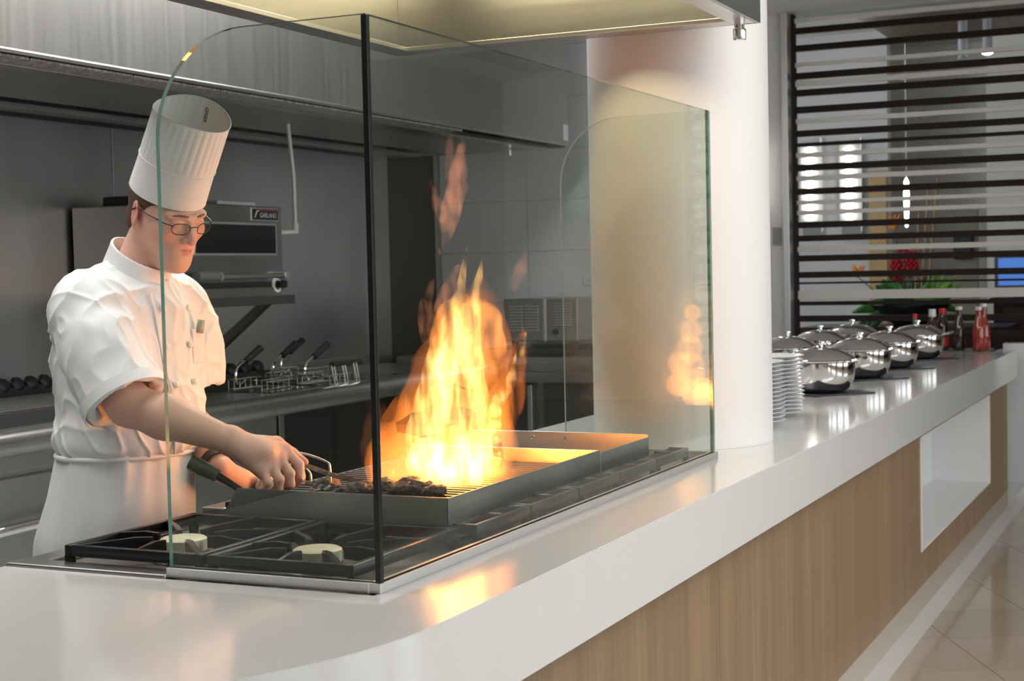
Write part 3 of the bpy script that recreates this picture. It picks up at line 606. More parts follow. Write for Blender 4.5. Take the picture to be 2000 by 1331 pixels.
for px, y0, y1, lab in ((1880, 35, 112, 'unlit tubular glass pendant lamp behind the slat screen'), (1928, 28, 104, 'tubular pendant lamp glowing at its lower end behind the slat screen')):
    p = onx(px, y0, 8.6); q = onx(px, y1, 8.6); lit = px > 1900
    t = thing('pendant_lamp', lab, 'pendant lamp', (8.6, p[1], q[2]), 'tubular pendants')
    MB().lathe([(.030, .0), (.032, .0), (.032, p[2]-q[2]), (.0, p[2]-q[2])], (8.6, p[1], q[2]), 24).build('shade', mat('frosted_tube', (.66, .68, .74), .15, coat=.5), t, 'auto')
    MB().tube([(8.6, p[1], p[2]), (8.6, p[1], 3.10)], .004, 8).build('cable', M_BLACK, t)
    MB().lathe([(0, -.012), (.02, -.010), (.038, .0), (.02, .008), (0, .008)], (8.6, p[1], q[2]), 24).build('bulb', LAMP if lit else MATS['frosted_tube'], t, 'auto')
p = onx(1770, 345, 10.5); q = onx(1770, 445, 10.5)
t = thing('candle_lamp', 'thin glowing white glass rod lamp hanging above the flowers', 'lamp', (10.5, p[1], q[2]))
MB().lathe([(0, 0), (.012, .01), (.02, .15), (.024, (p[2]-q[2])*.6), (.02, (p[2]-q[2])*.9), (0, p[2]-q[2])], (10.5, p[1], q[2]), 16).build('glass_rod', LAMP, t, 'auto')
MB().tube([(10.5, p[1], p[2]-.01), (10.5, p[1], 3.56)], .003, 6).build('cable', M_TRIM, t)
# dark console, planter, flowers
c1 = thing('console_table', 'low dark wood console behind the slat screen carrying the flower bowl', 'table', (9.5, .8, 0))
bx('top', 9.2, 9.9, .10, 1.62, .90, .95, M_SLAT, c1, .004)
for y in (.12, 1.52): bx('leg', 9.24, 9.32, y, y+.08, 0, .90, M_SLAT, c1, .003)
bx('apron_board', 9.26, 9.29, .2, 1.52, .70, .90, M_SLAT, c1, .003); bx('shelf_board', 9.25, 9.85, .2, 1.52, .30, .34, M_SLAT, c1, .003)
c2 = thing('dark_sideboard', 'dark wood sideboard with closed doors past the console', 'sideboard', (10.6, -.3, 0))
bx('carcass', 10.4, 10.9, -1.6, .35, 0, 1.10, M_SLAT, c2, .004); bx('top', 10.37, 10.93, -1.63, .38, 1.10, 1.13, M_SLAT, c2, .004)
for k in range(3): bx('door', 10.385, 10.402, -1.55+k*.62, -.97+k*.62, .08, 1.05, mat('dark_door_wood', (.03, .016, .011), .3), c2, .003)
mo = thing('computer_monitor', 'monitor with blue screen standing on the dark sideboard', 'monitor', (10.6, -.1, 1.13))
p0 = onx(1942, 500, 10.55); p1 = onx(2010, 562, 10.55)
bx('bezel', 10.55, 10.59, p1[1]-.3, p0[1], p1[2], p0[2], mat('grey_bezel', (.10, .10, .11), .4), mo, .004)
bx('display', 10.544, 10.551, p1[1]-.28, p0[1]-.03, p1[2]+.02, p0[2]-.02, mat('blue_display', (.02, .04, .1), .2, emit=((.10, .26, .75), .8)), mo, 0)
bx('stand', 10.56, 10.60, p1[1], p1[1]+.1, 1.13, p1[2]+.01, M_BLACK, mo, .003)
fw = thing('flower_arrangement', 'tropical flower arrangement with red ginger and green leaves in black bowl', 'flowers', (9.5, .82, .95))
px, py, pz = 9.5, .84, .95
MB().lathe([(0, 0), (.12, 0), (.14, .02), (.26, .10), (.30, .16), (.285, .165), (.24, .11), (0, .05)], (px, py, pz), 40, sx=.8).build('bowl', mat('black_glaze', (.01, .011, .013), .12), fw, 'auto')
def leaf(base, tip, w, m, droop=.1, name='leaf'):
    b, t = Vector(base), Vector(tip); d = t-b; side = d.cross(Vector((1, .2, .1))).normalized(); bm = bmesh.new(); rows = []
    nrm = side.cross(d).normalized()
    for i in range(9):
        s = i/8; c = b+d*s+Vector((0, 0, -droop*s*s*d.length)); ww = w*math.sin(math.pi*min(1, s*.92+.06))**.8*(1-.2*s)
        rows.append([bm.verts.new(c+side*ww*k+nrm*(abs(k)*ww*.35)) for k in (-1, -.5, 0, .5, 1)])
    for a, c in zip(rows, rows[1:]):
        for k in range(4): bm.faces.new((a[k], a[k+1], c[k+1], c[k]))
    me = bpy.data.meshes.new(name); bm.to_mesh(me); bm.free(); o = link(name, me, m, fw, True)
    sm = o.modifiers.new('thick', 'SOLIDIFY'); sm.thickness = .003; return o
G1 = mat('leaf_green', (.03, .14, .02), .35, noise=((14, 14, 14), .25, (.06, .22, .03))); G2 = mat('leaf_lime', (.16, .36, .03), .4); G3 = mat('leaf_deep', (.012, .06, .018), .3)
random.seed(11)
for k in range(34):
    a = random.uniform(0, 6.28); e = random.uniform(.1, 1.1); L = random.uniform(.22, .42)
    bpt = (px+.05*math.cos(a), py+.08*math.sin(a), pz+.13); tpt = (px+L*.6*math.cos(a)*math.cos(e), py+L*math.sin(a)*math.cos(e)*1.2, pz+.16+L*math.sin(e)*.95)
    leaf(bpt, tpt, random.uniform(.035, .07), random.choice((G1, G1, G3)), random.uniform(.1, .5))
for k in range(8):
    leaf((px, py-.14, pz+.14), (px+random.uniform(-.1, .1), py-.20-random.uniform(0, .22), pz+.30+random.uniform(0, .2)), .018, G2, .15)
for k in range(3): leaf((px-.1, py+.1, pz+.14), (px-.18, py+.34+.05*k, pz-.02+.03*k), .03, G3, .3)
RD = mat('ginger_red', (.42, .005, .012), .35)
for (dy, z0, z1, r) in ((.05, .36, .62, .055), (.11, .30, .50, .05), (-.02, .40, .56, .04)):
    m = MB(); n = 9
    for i in range(n):
        z = z0+(z1-z0)*i/n; rr_ = r*(1-.6*i/n)
        for k in range(6):
            a = k*1.047+i*.5; m.lathe([(0, 0), (.012, .008), (.010, .024), (0, .038)], seg=6, M=Matrix.Translation((px+rr_*.6*math.cos(a), py+dy+rr_*.7*math.sin(a), pz+z)) @ Matrix.Rotation(a, 4, 'Z') @ Matrix.Rotation(.7, 4, 'Y'))
    m.build('ginger_bloom', RD, fw, True); MB().tube([(px, py, pz+.1), (px, py+dy, pz+z0+.05)], .008, 6).build('stem', G1, fw)
OR = mat('orange_petal', (.75, .22, .03), .4)
for (dy, z) in ((.12, .78), (.40, .42)):
    for k in range(5): leaf((px, py+dy, pz+z-.05), (px+random.uniform(-.04, .04), py+dy+random.uniform(-.07, .07), pz+z+random.uniform(.02, .07)), .016, OR, .0, 'petal')
    MB().tube(spline([(px, py, pz+.12), (px, py+dy*.6, pz+z*.6), (px, py+dy, pz+z-.04)]), .005, 6).build('stem', G1, fw)
for dy, h in ((-.12, 1.02), (-.19, 1.10), (-.05, .85)): MB().tube([(px, py+dy*.6, pz+.1), (px+.01, py+dy-.02, pz+h)], .010, 8).build('bamboo_cane', mat('cane', (.30, .17, .07), .5), fw)
# ------------------------------------------------------------------ signed-distance modelling (person)
import openvdb as vdb
class Vol:
    def __init__(s, lo, hi, h):
        s.lo = np.array(lo, float); s.h = h; s.n = np.ceil((np.array(hi)-s.lo)/h).astype(int)+1; s.a = np.full(s.n, .08, np.float32)
    def block(s, lo, hi):
        i0 = np.clip(np.floor((lo-s.lo)/s.h).astype(int), 0, s.n); i1 = np.clip(np.ceil((hi-s.lo)/s.h).astype(int)+1, 0, s.n)
        sl = tuple(slice(a, b) for a, b in zip(i0, i1)); g = [(s.lo[k]+s.h*np.arange(i0[k], i1[k])).astype(np.float32) for k in range(3)]
        return sl, g[0][:, None, None], g[1][None, :, None], g[2][None, None, :]
    def comb(s, sl, d, k, op):
        a = s.a[sl]
        if op == 'sub': a, d = -a, d
        if k > 0:
            h = np.maximum(k-np.abs(a-d), 0)/k; r = np.minimum(a, d)-h*h*k*.25
        else: r = np.minimum(a, d)
        s.a[sl] = -r if op == 'sub' else r
    def ell(s, c, r, k=.01, R=None, op='add'):
        c = np.array(c, float); r = np.array(r, float); m = r.max()+k+3*s.h; sl, x, y, z = s.block(c-m, c+m)
        x, y, z = x-c[0], y-c[1], z-c[2]
        if R is not None:
            x, y, z = (R[0][0]*x+R[1][0]*y+R[2][0]*z, R[0][1]*x+R[1][1]*y+R[2][1]*z, R[0][2]*x+R[1][2]*y+R[2][2]*z)
        k0 = np.sqrt((x/r[0])**2+(y/r[1])**2+(z/r[2])**2); k1 = np.sqrt((x/r[0]**2)**2+(y/r[1]**2)**2+(z/r[2]**2)**2)
        s.comb(sl, k0*(k0-1)/np.maximum(k1, 1e-6), k, op)
    def cone(s, a, b, ra, rb, k=.01, op='add', cut=None):
        a = np.array(a, float); b = np.array(b, float); m = max(ra, rb)+k+3*s.h; sl, x, y, z = s.block(np.minimum(a, b)-m, np.maximum(a, b)+m)
        d = b-a; L2 = d@d; t = np.clip(((x-a[0])*d[0]+(y-a[1])*d[1]+(z-a[2])*d[2])/L2, 0, 1)
        q = np.sqrt((x-a[0]-t*d[0])**2+(y-a[1]-t*d[1])**2+(z-a[2]-t*d[2])**2)-(ra+(rb-ra)*t)
        if cut is not None:   # (point, normal): keep the side opposite to the normal
            p, n = np.array(cut[0]), np.array(cut[1], float); n /= np.linalg.norm(n); q = np.maximum(q, (x-p[0])*n[0]+(y-p[1])*n[1]+(z-p[2])*n[2])
        s.comb(sl, q, k, op)
    def chain(s, pts, rad, k=.006, op='add'):
        for i in range(len(pts)-1): s.cone(pts[i], pts[i+1], rad[i], rad[i+1], k, op)
    def half(s, p, n, op='sub', k=.0):
        n = np.array(n, float); n /= np.linalg.norm(n); sl, x, y, z = s.block(s.lo-1, s.lo+s.n*s.h+1); d = (x-p[0])*n[0]+(y-p[1])*n[1]+(z-p[2])*n[2]
        s.comb(sl, -d, k, op)    # removes the side the normal points to
    def mesh(s):
        s.a[0] = s.a[-1] = .08; s.a[:, 0] = s.a[:, -1] = .08; s.a[:, :, 0] = s.a[:, :, -1] = .08
        g = vdb.FloatGrid(.08); g.copyFromArray(np.clip(s.a, -.08, .08).astype(np.float32)); P, Q = g.convertToQuads(0.0)
        return np.asarray(P, float)*s.h+s.lo, np.asarray(Q)
def smooth_verts(V, Q, it=2, lam=.5):
    E = np.concatenate([Q[:, [0, 1]], Q[:, [1, 2]], Q[:, [2, 3]], Q[:, [3, 0]]]); n = len(V)
    cnt = np.bincount(E.ravel(), minlength=n)[:, None]
    for _ in range(it):
        S = np.zeros_like(V)
        for k in range(3): S[:, k] = np.bincount(E[:, 0], V[E[:, 1], k], n)+np.bincount(E[:, 1], V[E[:, 0], k], n)
        V = V+lam*(S/np.maximum(cnt, 1)-V)
    return V
def normals(V, Q):
    fn = np.cross(V[Q[:, 2]]-V[Q[:, 0]], V[Q[:, 3]]-V[Q[:, 1]]); N = np.zeros_like(V)
    for k in range(4): np.add.at(N, Q[:, k], fn)
    return N/np.maximum(np.linalg.norm(N, axis=1, keepdims=True), 1e-12)
def to_mesh(name, V, Q, m, parent, colors=None):
    me = bpy.data.meshes.new(name); me.from_pydata(V.tolist(), [], Q.tolist()); me.update()
    if colors is not None:
        at = me.color_attributes.new('tone', 'FLOAT_COLOR', 'POINT'); c4 = np.ones((len(V), 4), np.float32); c4[:, :3] = colors; at.data.foreach_set('color', c4.ravel())
    bm = bmesh.new(); bm.from_mesh(me); bmesh.ops.recalc_face_normals(bm, faces=bm.faces); bm.to_mesh(me); bm.free()
    return link(name, me, m, parent, True)
def rot(ax, deg): return np.array(Matrix.Rotation(math.radians(deg), 3, ax))
def skin_mat():
    m = mat('skin', (.6, .33, .24), .48, sss=.12); nt = m.node_tree; a = nt.nodes.new('ShaderNodeAttribute'); a.attribute_name = 'tone'
    nt.links.new(a.outputs['Color'], nt.nodes['Principled BSDF'].inputs['Base Color']); return m
M_SKIN = skin_mat()
def atd(px, py, d): v = ray(px, py); return CAM + v*(d/FPX)

def translucent(m, col, f):
    nt = m.node_tree; t = nt.nodes.new('ShaderNodeBsdfTranslucent'); t.inputs[0].default_value = (*col, 1); mx = nt.nodes.new('ShaderNodeMixShader'); mx.inputs[0].default_value = f
    b = nt.nodes['Principled BSDF']; o = [n for n in nt.nodes if n.type == 'OUTPUT_MATERIAL'][0]; nt.links.new(b.outputs[0], mx.inputs[1]); nt.links.new(t.outputs[0], mx.inputs[2]); nt.links.new(mx.outputs[0], o.inputs[0])
translucent(M_PAPER, (.95, .94, .90), .22)
ps = thing('person', 'person in white chef jacket, apron and tall paper hat, working tongs over the grill', 'person', (.6, 1.05, 0))
HC = np.array([.612, .885, 1.586]); RH = rot('Z', -16) @ rot('Y', -3) @ rot('X', 25); HS = .945
def hw(p): return HC + RH @ (np.array(p)*HS)
NB = RH.T @ (np.array([.612, 1.0, 1.40])-HC)/HS
# --- head
hv = Vol((-.11, -.135, -.26), (.11, .20, .14), .0019)
hv.ell((0, .018, .036), (.076, .098, .084), 0)
hv.ell((0, -.026, -.030), (.063, .070, .080), .03)
for s in (-1, 1):
    hv.cone((s*.057, .008, -.050), (s*.020, -.066, -.092), .017, .013, .035)
    hv.ell((s*.044, -.062, -.022), (.020, .018, .018), .025)
    hv.cone((s*.012, -.089, .021), (s*.050, -.072, .020), .0085, .007, .016)
hv.ell((0, -.074, -.094), (.024, .019, .016), .022)
hv.ell((0, -.078, -.066), (.032, .018, .026), .02)
for s in (-1, 1): hv.ell((s*.031, -.099, .003), (.017, .012, .0105), .010, op='sub')
for s in (-1, 1):
    hv.ell((s*.031, -.0770, .0035), (.0155, .0140, .0135), .003)
    hv.cone((s*.018, -.088, .0065), (s*.044, -.083, .0065), .0028, .0024, .004)
    hv.ell((s*.031, -.083, -.011), (.015, .006, .005), .006)
hv.cone((0, -.088, .014), (0, -.108, -.030), .0075, .0105, .012)
hv.ell((0, -.1095, -.0345), (.0105, .010, .0095), .006)
for s in (-1, 1):
    hv.ell((s*.0125, -.0985, -.0375), (.008, .010, .0075), .006); hv.ell((s*.0065, -.107, -.0445), (.0035, .005, .003), .003, op='sub')
hv.cone((-.018, -.0905, -.0615), (0, -.0965, -.0600), .0036, .0044, .004); hv.cone((.018, -.0905, -.0615), (0, -.0965, -.0600), .0036, .0044, .004)
hv.cone((-.015, -.0905, -.0705), (.015, -.0905, -.0705), .0050, .0050, .005); hv.ell((0, -.0935, -.0705), (.012, .0055, .0055), .004)
hv.chain([(-.023, -.0890, -.0668), (-.010, -.0975, -.0655), (0, -.0995, -.0660), (.010, -.0975, -.0655), (.023, -.0890, -.0668)], [.0015]*5, .003, 'sub')
for s in (-1, 1):
    R = rot('Z', s*22) @ rot('X', -12)
    hv.ell((s*.0775, .018, -.010), (.0065, .019, .033), .006, R); hv.ell((s*.087, .012, -.006), (.006, .010, .020), .005, R, 'sub'); hv.ell((s*.075, .008, -.036), (.006, .009, .010), .006)
hv.cone((0, .030, -.055), tuple(NB), .054, .062, .03)
hv.ell((0, -.045, -.115), (.035, .05, .016), .03)
HV, HQ = hv.mesh(); HV = smooth_verts(HV, HQ, 1, .4)
base = np.array([.70, .41, .315]); C = np.tile(base, (len(HV), 1))
def blot(V, C, c, r, col, amt):
    d = (((V-np.array(c))/np.array(r))**2).sum(1); w = (amt*np.clip(1-d, 0, 1)**.8)[:, None]; return C*(1-w)+np.array(col)*w
for s in (-1, 1):
    C = blot(HV, C, (s*.045, -.07, -.03), (.035, .05, .04), (.70, .31, .245), .8); C = blot(HV, C, (s*.082, .018, -.01), (.02, .04, .05), (.68, .27, .21), .9)
C = blot(HV, C, (0, -.11, -.035), (.02, .03, .025), (.68, .30, .24), .8)
C = blot(HV, C, (0, -.096, -.0612), (.021, .02, .0055), (.55, .19, .17), .95); C = blot(HV, C, (0, -.094, -.0712), (.018, .02, .0068), (.58, .21, .19), .95)
C = blot(HV, C, (0, -.06, -.095), (.07, .06, .035), (.60, .36, .29), .5)
for s in (-1, 1): C = blot(HV, C, (s*.031, -.085, .016), (.02, .02, .007), (.17, .085, .05), .0)
HVw = (HV*HS) @ RH.T + HC
# --- arms and hands
av = Vol((.34, .50, .90), (.92, 1.12, 1.44), .0024)
SHR, ELR, WRR = np.array([.435, 1.0, 1.365]), np.array([.412, .848, 1.165]), np.array([.462, .622, 1.087])
SHL, ELL_, WRL = np.array([.795, .985, 1.365]), np.array([.785, 1.0, 1.115]), np.array([.668, .80, .992])
def arm(S, E_, W_):
    av.cone(S+(E_-S)*.25, E_, .048, .045, .02); av.cone(E_, E_+(W_-E_)*.35, .046, .046, .02); av.cone(E_+(W_-E_)*.35, E_+(W_-E_)*.95, .046, .029, .02)
arm(SHR, ELR, WRR); arm(SHL, ELL_, WRL)
def digit(pts, r): av.chain([np.array(p) for p in pts], r, .005)
# right hand: wrist, palm, fingers folded on the near tong arm, thumb along the far one
kn = {'i': atd(556, 880, 3.245), 'm': atd(545, 897, 3.225), 'r': atd(530, 912, 3.208), 'p': atd(511, 922, 3.195)}
for q, r in (('i', .0165), ('m', .0170), ('r', .0165), ('p', .0150)):
    av.cone(WRR, kn[q], .024, r, .016)
av.ell((WRR*.45+kn['m']*.55), (.030, .040, .022), .02, rot('Z', 0))
digit([kn['i'], atd(584, 908, 3.235), atd(588, 932, 3.232), atd(578, 946, 3.24)], [.0125, .0105, .0095, .0080])
digit([kn['m'], atd(566, 925, 3.212), atd(567, 947, 3.215), atd(553, 957, 3.23)], [.0128, .0108, .0098, .0084])
digit([kn['r'], atd(546, 937, 3.195), atd(544, 956, 3.20), atd(531, 961, 3.215)], [.0122, .0102, .0092, .0080])
digit([kn['p'], atd(524, 943, 3.185), atd(519, 957, 3.19), atd(508, 958, 3.20)], [.0108, .0090, .0080, .0070])
digit([WRR*.7+kn['i']*.3+np.array([.012, .01, 0]), atd(540, 866, 3.275), atd(571, 886, 3.285), atd(595, 903, 3.278)], [.020, .0150, .0118, .0088])
# left hand: holds a wad of cloth low behind the broiler wall
LK = atd(482, 943, 3.60); dW = LK-WRL
for k, (ox, oz) in enumerate(((.0, .014), (.006, .004), (.008, -.008), (.006, -.020))):
    b = LK+np.array([ox, 0, oz]); av.cone(WRL, b, .022, .0145, .014)
    digit([b, b+np.array([.018, -.030, -.006]), b+np.array([.030, -.036, -.024]), b+np.array([.026, -.024, -.036])], [.0115, .0100, .0092, .008])
digit([WRL*.55+LK*.45, LK+np.array([-.022, -.012, .012]), LK+np.array([-.006, -.046, .006]), LK+np.array([.008, -.060, -.002])], [.018, .0135, .0112, .0086])
av.chain([SHR, np.array([.61, .995, 1.33]), SHL], [.045, .07, .045], .04); av.cone(SHR, SHR+(ELR-SHR)*.4, .045, .048, .02); av.cone(SHL, SHL+(ELL_-SHL)*.4, .045, .048, .02)
AV, AQ = av.mesh(); AV = smooth_verts(AV, AQ, 1, .4)
CA = np.tile(np.array([.66, .38, .285]), (len(AV), 1))
for q in kn.values(): CA = blot(AV, CA, q, (.022, .022, .022), (.60, .22, .16), .6)
for p in (atd(578, 946, 3.24), atd(553, 957, 3.23), atd(595, 903, 3.278), atd(531, 961, 3.215)): CA = blot(AV, CA, p, (.02, .02, .02), (.62, .22, .16), .7)
CA = blot(AV, CA, tuple((ELR+WRR)/2), (.14, .14, .14), (.60, .37, .265), .8)
to_mesh('body', np.concatenate([HVw, AV]), np.concatenate([HQ, AQ+len(HV)]), M_SKIN, ps, np.concatenate([C, CA]))
# eyebrows, eyes
for s in (-1, 1):
    e = MB(); e.lathe([(0, -.0128), (.0064, -.0111), (.0111, -.0064), (.0128, 0), (.0111, .0064), (.0064, .0111), (0, .0128)], seg=20, M=Matrix.Translation(hw((s*.031, -.0752, -.0015))))
    e.build('eye', mat('eye_white', (.75, .70, .66), .2), ps, True)
    ir = MB().lathe([(0, 0), (.0045, -.0004), (.0058, -.0016)], seg=18, M=Matrix.Translation(hw((s*.031+.001, -.0874, -.0065))) @ Matrix((RH @ rot('X', 70)).tolist()).to_4x4()).build('iris', mat('iris_brown', (.05, .03, .02), .1), ps, True)
    br_ = MB().tube([tuple(hw((s*x, y, z))) for x, y, z in ((.012, -.0970, .0235), (.024, -.0950, .0250), (.036, -.0890, .0250), (.050, -.0780, .0205))], [.0016, .0027, .0025, .0010], 8).build('eyebrow', mat('brow_hair', (.19, .10, .07), .7), ps, True)
# hair
h2 = Vol((-.1, -.12, -.12), (.1, .14, .14), .0026)
h2.ell((0, .020, .034), (.0795, .1015, .088), 0); h2.ell((0, .058, -.045), (.060, .052, .045), .03)
h2.half((0, -.030, 0), (0, -1, -.25)); h2.half((0, 0, -.072), (0, 0, -1))
for s in (-1, 1): h2.ell((s*.085, .012, -.025), (.022, .030, .040), .006, op='sub'); h2.ell((s*.07, -.055, -.03), (.04, .055, .06), .01, op='sub')
V2, Q2 = h2.mesh(); V2 = smooth_verts(V2, Q2, 1); to_mesh('hair', (V2*HS) @ RH.T + HC, Q2, M_HAIR, ps)
# --- toque
def toque():
    seg, rows = 192, 36; a0, b0, hh = .0840, .1040, .218; V = []; F = []
    for side in (0, 1):
        for i in range(rows+1):
            t = i/rows; g = 1-.07*t+.04*t**2
            for k in range(seg):
                th = 2*math.pi*k/seg; pl = 0
                if t > .42: pl = .0015*(1 if (k % 6) < 4 else 0)*min(1, (t-.42)*14)
                r = 1-.0; thick = .0020 if side else 0
                x = (a0*g*(1-.05*t)+pl-thick)*math.cos(th); y = (b0*g+pl-thick)*math.sin(th)*(1+.02*t)
                z = hh*t + t*t*(.12*x + .0*y) + .006*math.sin(2*th+.6)*t*t
                V.append((x-.002*t, y-.036*t, z))
    n = rows+1
    for side in (0, 1):
        for i in range(rows):
            for k in range(seg):
                a = side*n*seg+i*seg+k; b = side*n*seg+i*seg+(k+1) % seg; F.append((a, b, b+seg, a+seg) if side == 0 else (a, a+seg, b+seg, b))
    for i in (0, rows):
        for k in range(seg):
            a = i*seg+k; b = i*seg+(k+1) % seg; F.append((a, b, b+n*seg, a+n*seg))
    V = np.array(V); Rt = rot('Y', -3) @ rot('X', 3)
    V = ((V @ Rt.T + np.array([0, .012, .042]))*HS) @ RH.T + HC
    me = bpy.data.meshes.new('paper_hat'); me.from_pydata(V.tolist(), [], F); me.update(); bm = bmesh.new(); bm.from_mesh(me); bmesh.ops.recalc_face_normals(bm, faces=bm.faces); bm.to_mesh(me); bm.free()
    o = link('paper_hat', me, M_PAPER, ps, True); me.set_sharp_from_angle(angle=math.radians(50)); return o, Rt
hat, HT = toque()
def hatp(p): return hw(HT @ np.array(p) + np.array([0, .012, .042]))
# rim bead and band edge
rm = MB()
rim = []
for k in range(73):
    th = 2*math.pi*k/72; x = .0855*.97*.95*math.cos(th); y = .1055*.97*1.02*math.sin(th); z = .218+.12*x+.006*math.sin(2*th+.6); rim.append(tuple(hatp((x-.002, y-.036, z))))
MB().tube(rim, .0016, 6).build('rim_fold', M_PAPER, hat, True)
bb = []
for k in range(73):
    th = 2*math.pi*k/72; t = .41; g = 1-.07*t+.04*t*t; x = (.0840*g*(1-.05*t)+.0012)*math.cos(th); y = (.1040*g+.0012)*math.sin(th)*(1+.02*t); z = .218*t+t*t*(.12*x)+.006*math.sin(2*th+.6)*t*t; bb.append(tuple(hatp((x-.002*t, y-.036*t, z))))
MB().tube(bb, .0012, 6).build('band_edge', M_PAPER, hat, True)
# printed name inside the far wall of the hat
th = math.radians(18); t = .86; x = .084*.967*.957*math.cos(th)-.0055; y = .104*.985*math.sin(th)-.030; z = .218*t+t*t*(.12*x)+.002
xa = np.array([0, 0, -1.0]); na = np.array([-math.cos(th), -math.sin(th)*.8, 0]); na /= np.linalg.norm(na); ya = np.cross(na, xa)
Rm = RH @ HT @ np.stack([xa, ya, na], 1); pc = hatp((x, y, z))
text('hat_print', 'GERBER', .014, Matrix.Translation(pc) @ Matrix(Rm.tolist()).to_4x4(), mat('print_black', (.02, .02, .02), .6), hat, .0002, width=.036)
# --- spectacles
gl = MB(); M_FRAME = mat('spectacle_frame', (.05, .05, .045), .25, .9)
sp = None
for s in (-1, 1):
    pts = []
    for k in range(33):
        a = 2*math.pi*k/32; c, q = math.cos(a), math.sin(a); ex = .0225*np.sign(c)*abs(c)**.7; ez = .0135*np.sign(q)*abs(q)**.8
        xx = s*.0335+ex; pts.append(tuple(hw((xx, -.1090+.18*abs(xx)*abs(xx)/.05, -.003+ez))))
    fr_ = MB().tube(pts, .0011, 6, False).build('lens_rim', M_FRAME, ps, True)
    bm = bmesh.new(); bm.faces.new([bm.verts.new(p) for p in pts[:-1]]); bmesh.ops.triangulate(bm, faces=bm.faces); me = bpy.data.meshes.new('lens'); bm.to_mesh(me); bm.free(); link('lens', me, M_LENS, fr_)
    MB().tube([tuple(hw(p)) for p in ((s*.0555, -.098, .004), (s*.068, -.082, .005), (s*.078, -.03, .006), (s*.0815, .010, .007), (s*.0805, .030, -.006))], .0016, 6).build('temple', M_FRAME, ps, True)
MB().tube([tuple(hw(p)) for p in ((-.0115, -.1085, .001), (0, -.1115, .004), (.0115, -.1085, .001))], .0012, 6).build('bridge', M_FRAME, ps, True)
# --- jacket
jv = Vol((.22, .72, .96), (1.02, 1.30, 1.56), .0036)
jv.ell((.612, .995, 1.275), (.175, .122, .165), 0)
jv.ell((.607, 1.000, 1.13), (.168, .142, .150), .08)
jv.ell((.607, 1.010, 1.065), (.172, .158, .055), .05)
jv.ell((.61, 1.055, 1.26), (.14, .085, .16), .08)
jv.cone((.50, 1.005, 1.372), (.730, .995, 1.372), .072, .072, .06)
jv.cone((.612, 1.0, 1.44), (.612, .99, 1.36), .060, .085, .06)
def sleeve(S, E_, r0, r1, r2, f=.92):
    S = np.array(S); d = E_-S; e = S+d*f; nrm = d/np.linalg.norm(d)
    jv.cone(S, S+d*.5, r0, r1, .05); jv.cone(S+d*.45, S+d*1.3, r1, r2, .03, cut=(e, nrm)); return e, nrm, d, S
sR = sleeve(SHR+np.array([.012, .0, -.005]), ELR+np.array([.004, .012, .008]), .068, .082, .090, 1.0)
sL = sleeve(SHL+np.array([-.01, .0, 0]), np.array([.80, .975, 1.16]), .066, .070, .078)
for e, nrm, d, S in (sR, sL): jv.cone(S+d*.6, S+d*1.4, .058, .088, 0, 'sub')
jv.cone((.612, .985, 1.40), (.612, .93, 1.56), .058, .070, .004, 'sub')
jv.half((0, 0, 1.018), (0, 0, -1), k=.02)
JV, JQ = jv.mesh(); JV = smooth_verts(JV, JQ, 2); JN = normals(JV, JQ)
if (JN*(JV-np.array([.61, 1.02, 1.2]))).sum(1).mean() < 0: JN = -JN
def nz(p, s, off=0): return mnoise.noise(Vector((p[0]*s[0]+off, p[1]*s[1], p[2]*s[2])))
D = np.zeros(len(JV))
for i, p in enumerate(JV):
    q = (p[0], p[1]+.5*(p[2]-1.2), p[2])
    w1 = nz(q, (9, 9, 4.5)); w2 = nz((p[0], p[1]-.6*p[2], p[2]+.4*p[1]), (22, 16, 9), 5); low = max(0, min(1, (1.16-p[2])/.13))
    r1 = max(0, 1-abs(w1)*3.2)**2; r2 = max(0, 1-abs(w2)*3.0)**2
    D[i] = .0085*r1 + .0048*r2 + .004*nz(p, (7, 7, 7), 3) + low*.009*nz(p, (24, 24, 5), 9)
JV = JV+JN*D[:, None]
jk = to_mesh('jacket', JV, JQ, M_CLOTH, ps)
def band(c, ax, r, w, t, name, m, parent, a0=0, a1=360, sx=1, tilt=None, seg=56, flare=0):
    ax = np.array(ax, float); ax /= np.linalg.norm(ax); u = np.cross(ax, [0, 0, 1.0]) if abs(ax[2]) < .9 else np.cross(ax, [1.0, 0, 0]); u /= np.linalg.norm(u); v = np.cross(ax, u)
    bm = bmesh.new(); rows = []
    for k in range(seg+1):
        a = math.radians(a0+(a1-a0)*k/seg); d = u*math.cos(a)*sx+v*math.sin(a)
        rows.append([bm.verts.new(np.array(c)+d*rr+ax*ww) for rr, ww in ((r, -w/2), (r+t, -w/2), (r+t+flare, w/2), (r+flare, w/2))])
    for a, b in zip(rows, rows[1:]):
        for k in range(4): bm.faces.new((a[k], a[(k+1) % 4], b[(k+1) % 4], b[k]))
    if abs(a1-a0) < 360: bm.faces.new(rows[0]); bm.faces.new(rows[-1][::-1])
    else: bmesh.ops.remove_doubles(bm, verts=bm.verts, dist=1e-5)
    bmesh.ops.recalc_face_normals(bm, faces=bm.faces); me = bpy.data.meshes.new(name); bm.to_mesh(me); bm.free(); o = link(name, me, m, parent, True); me.set_sharp_from_angle(angle=math.radians(40)); return o
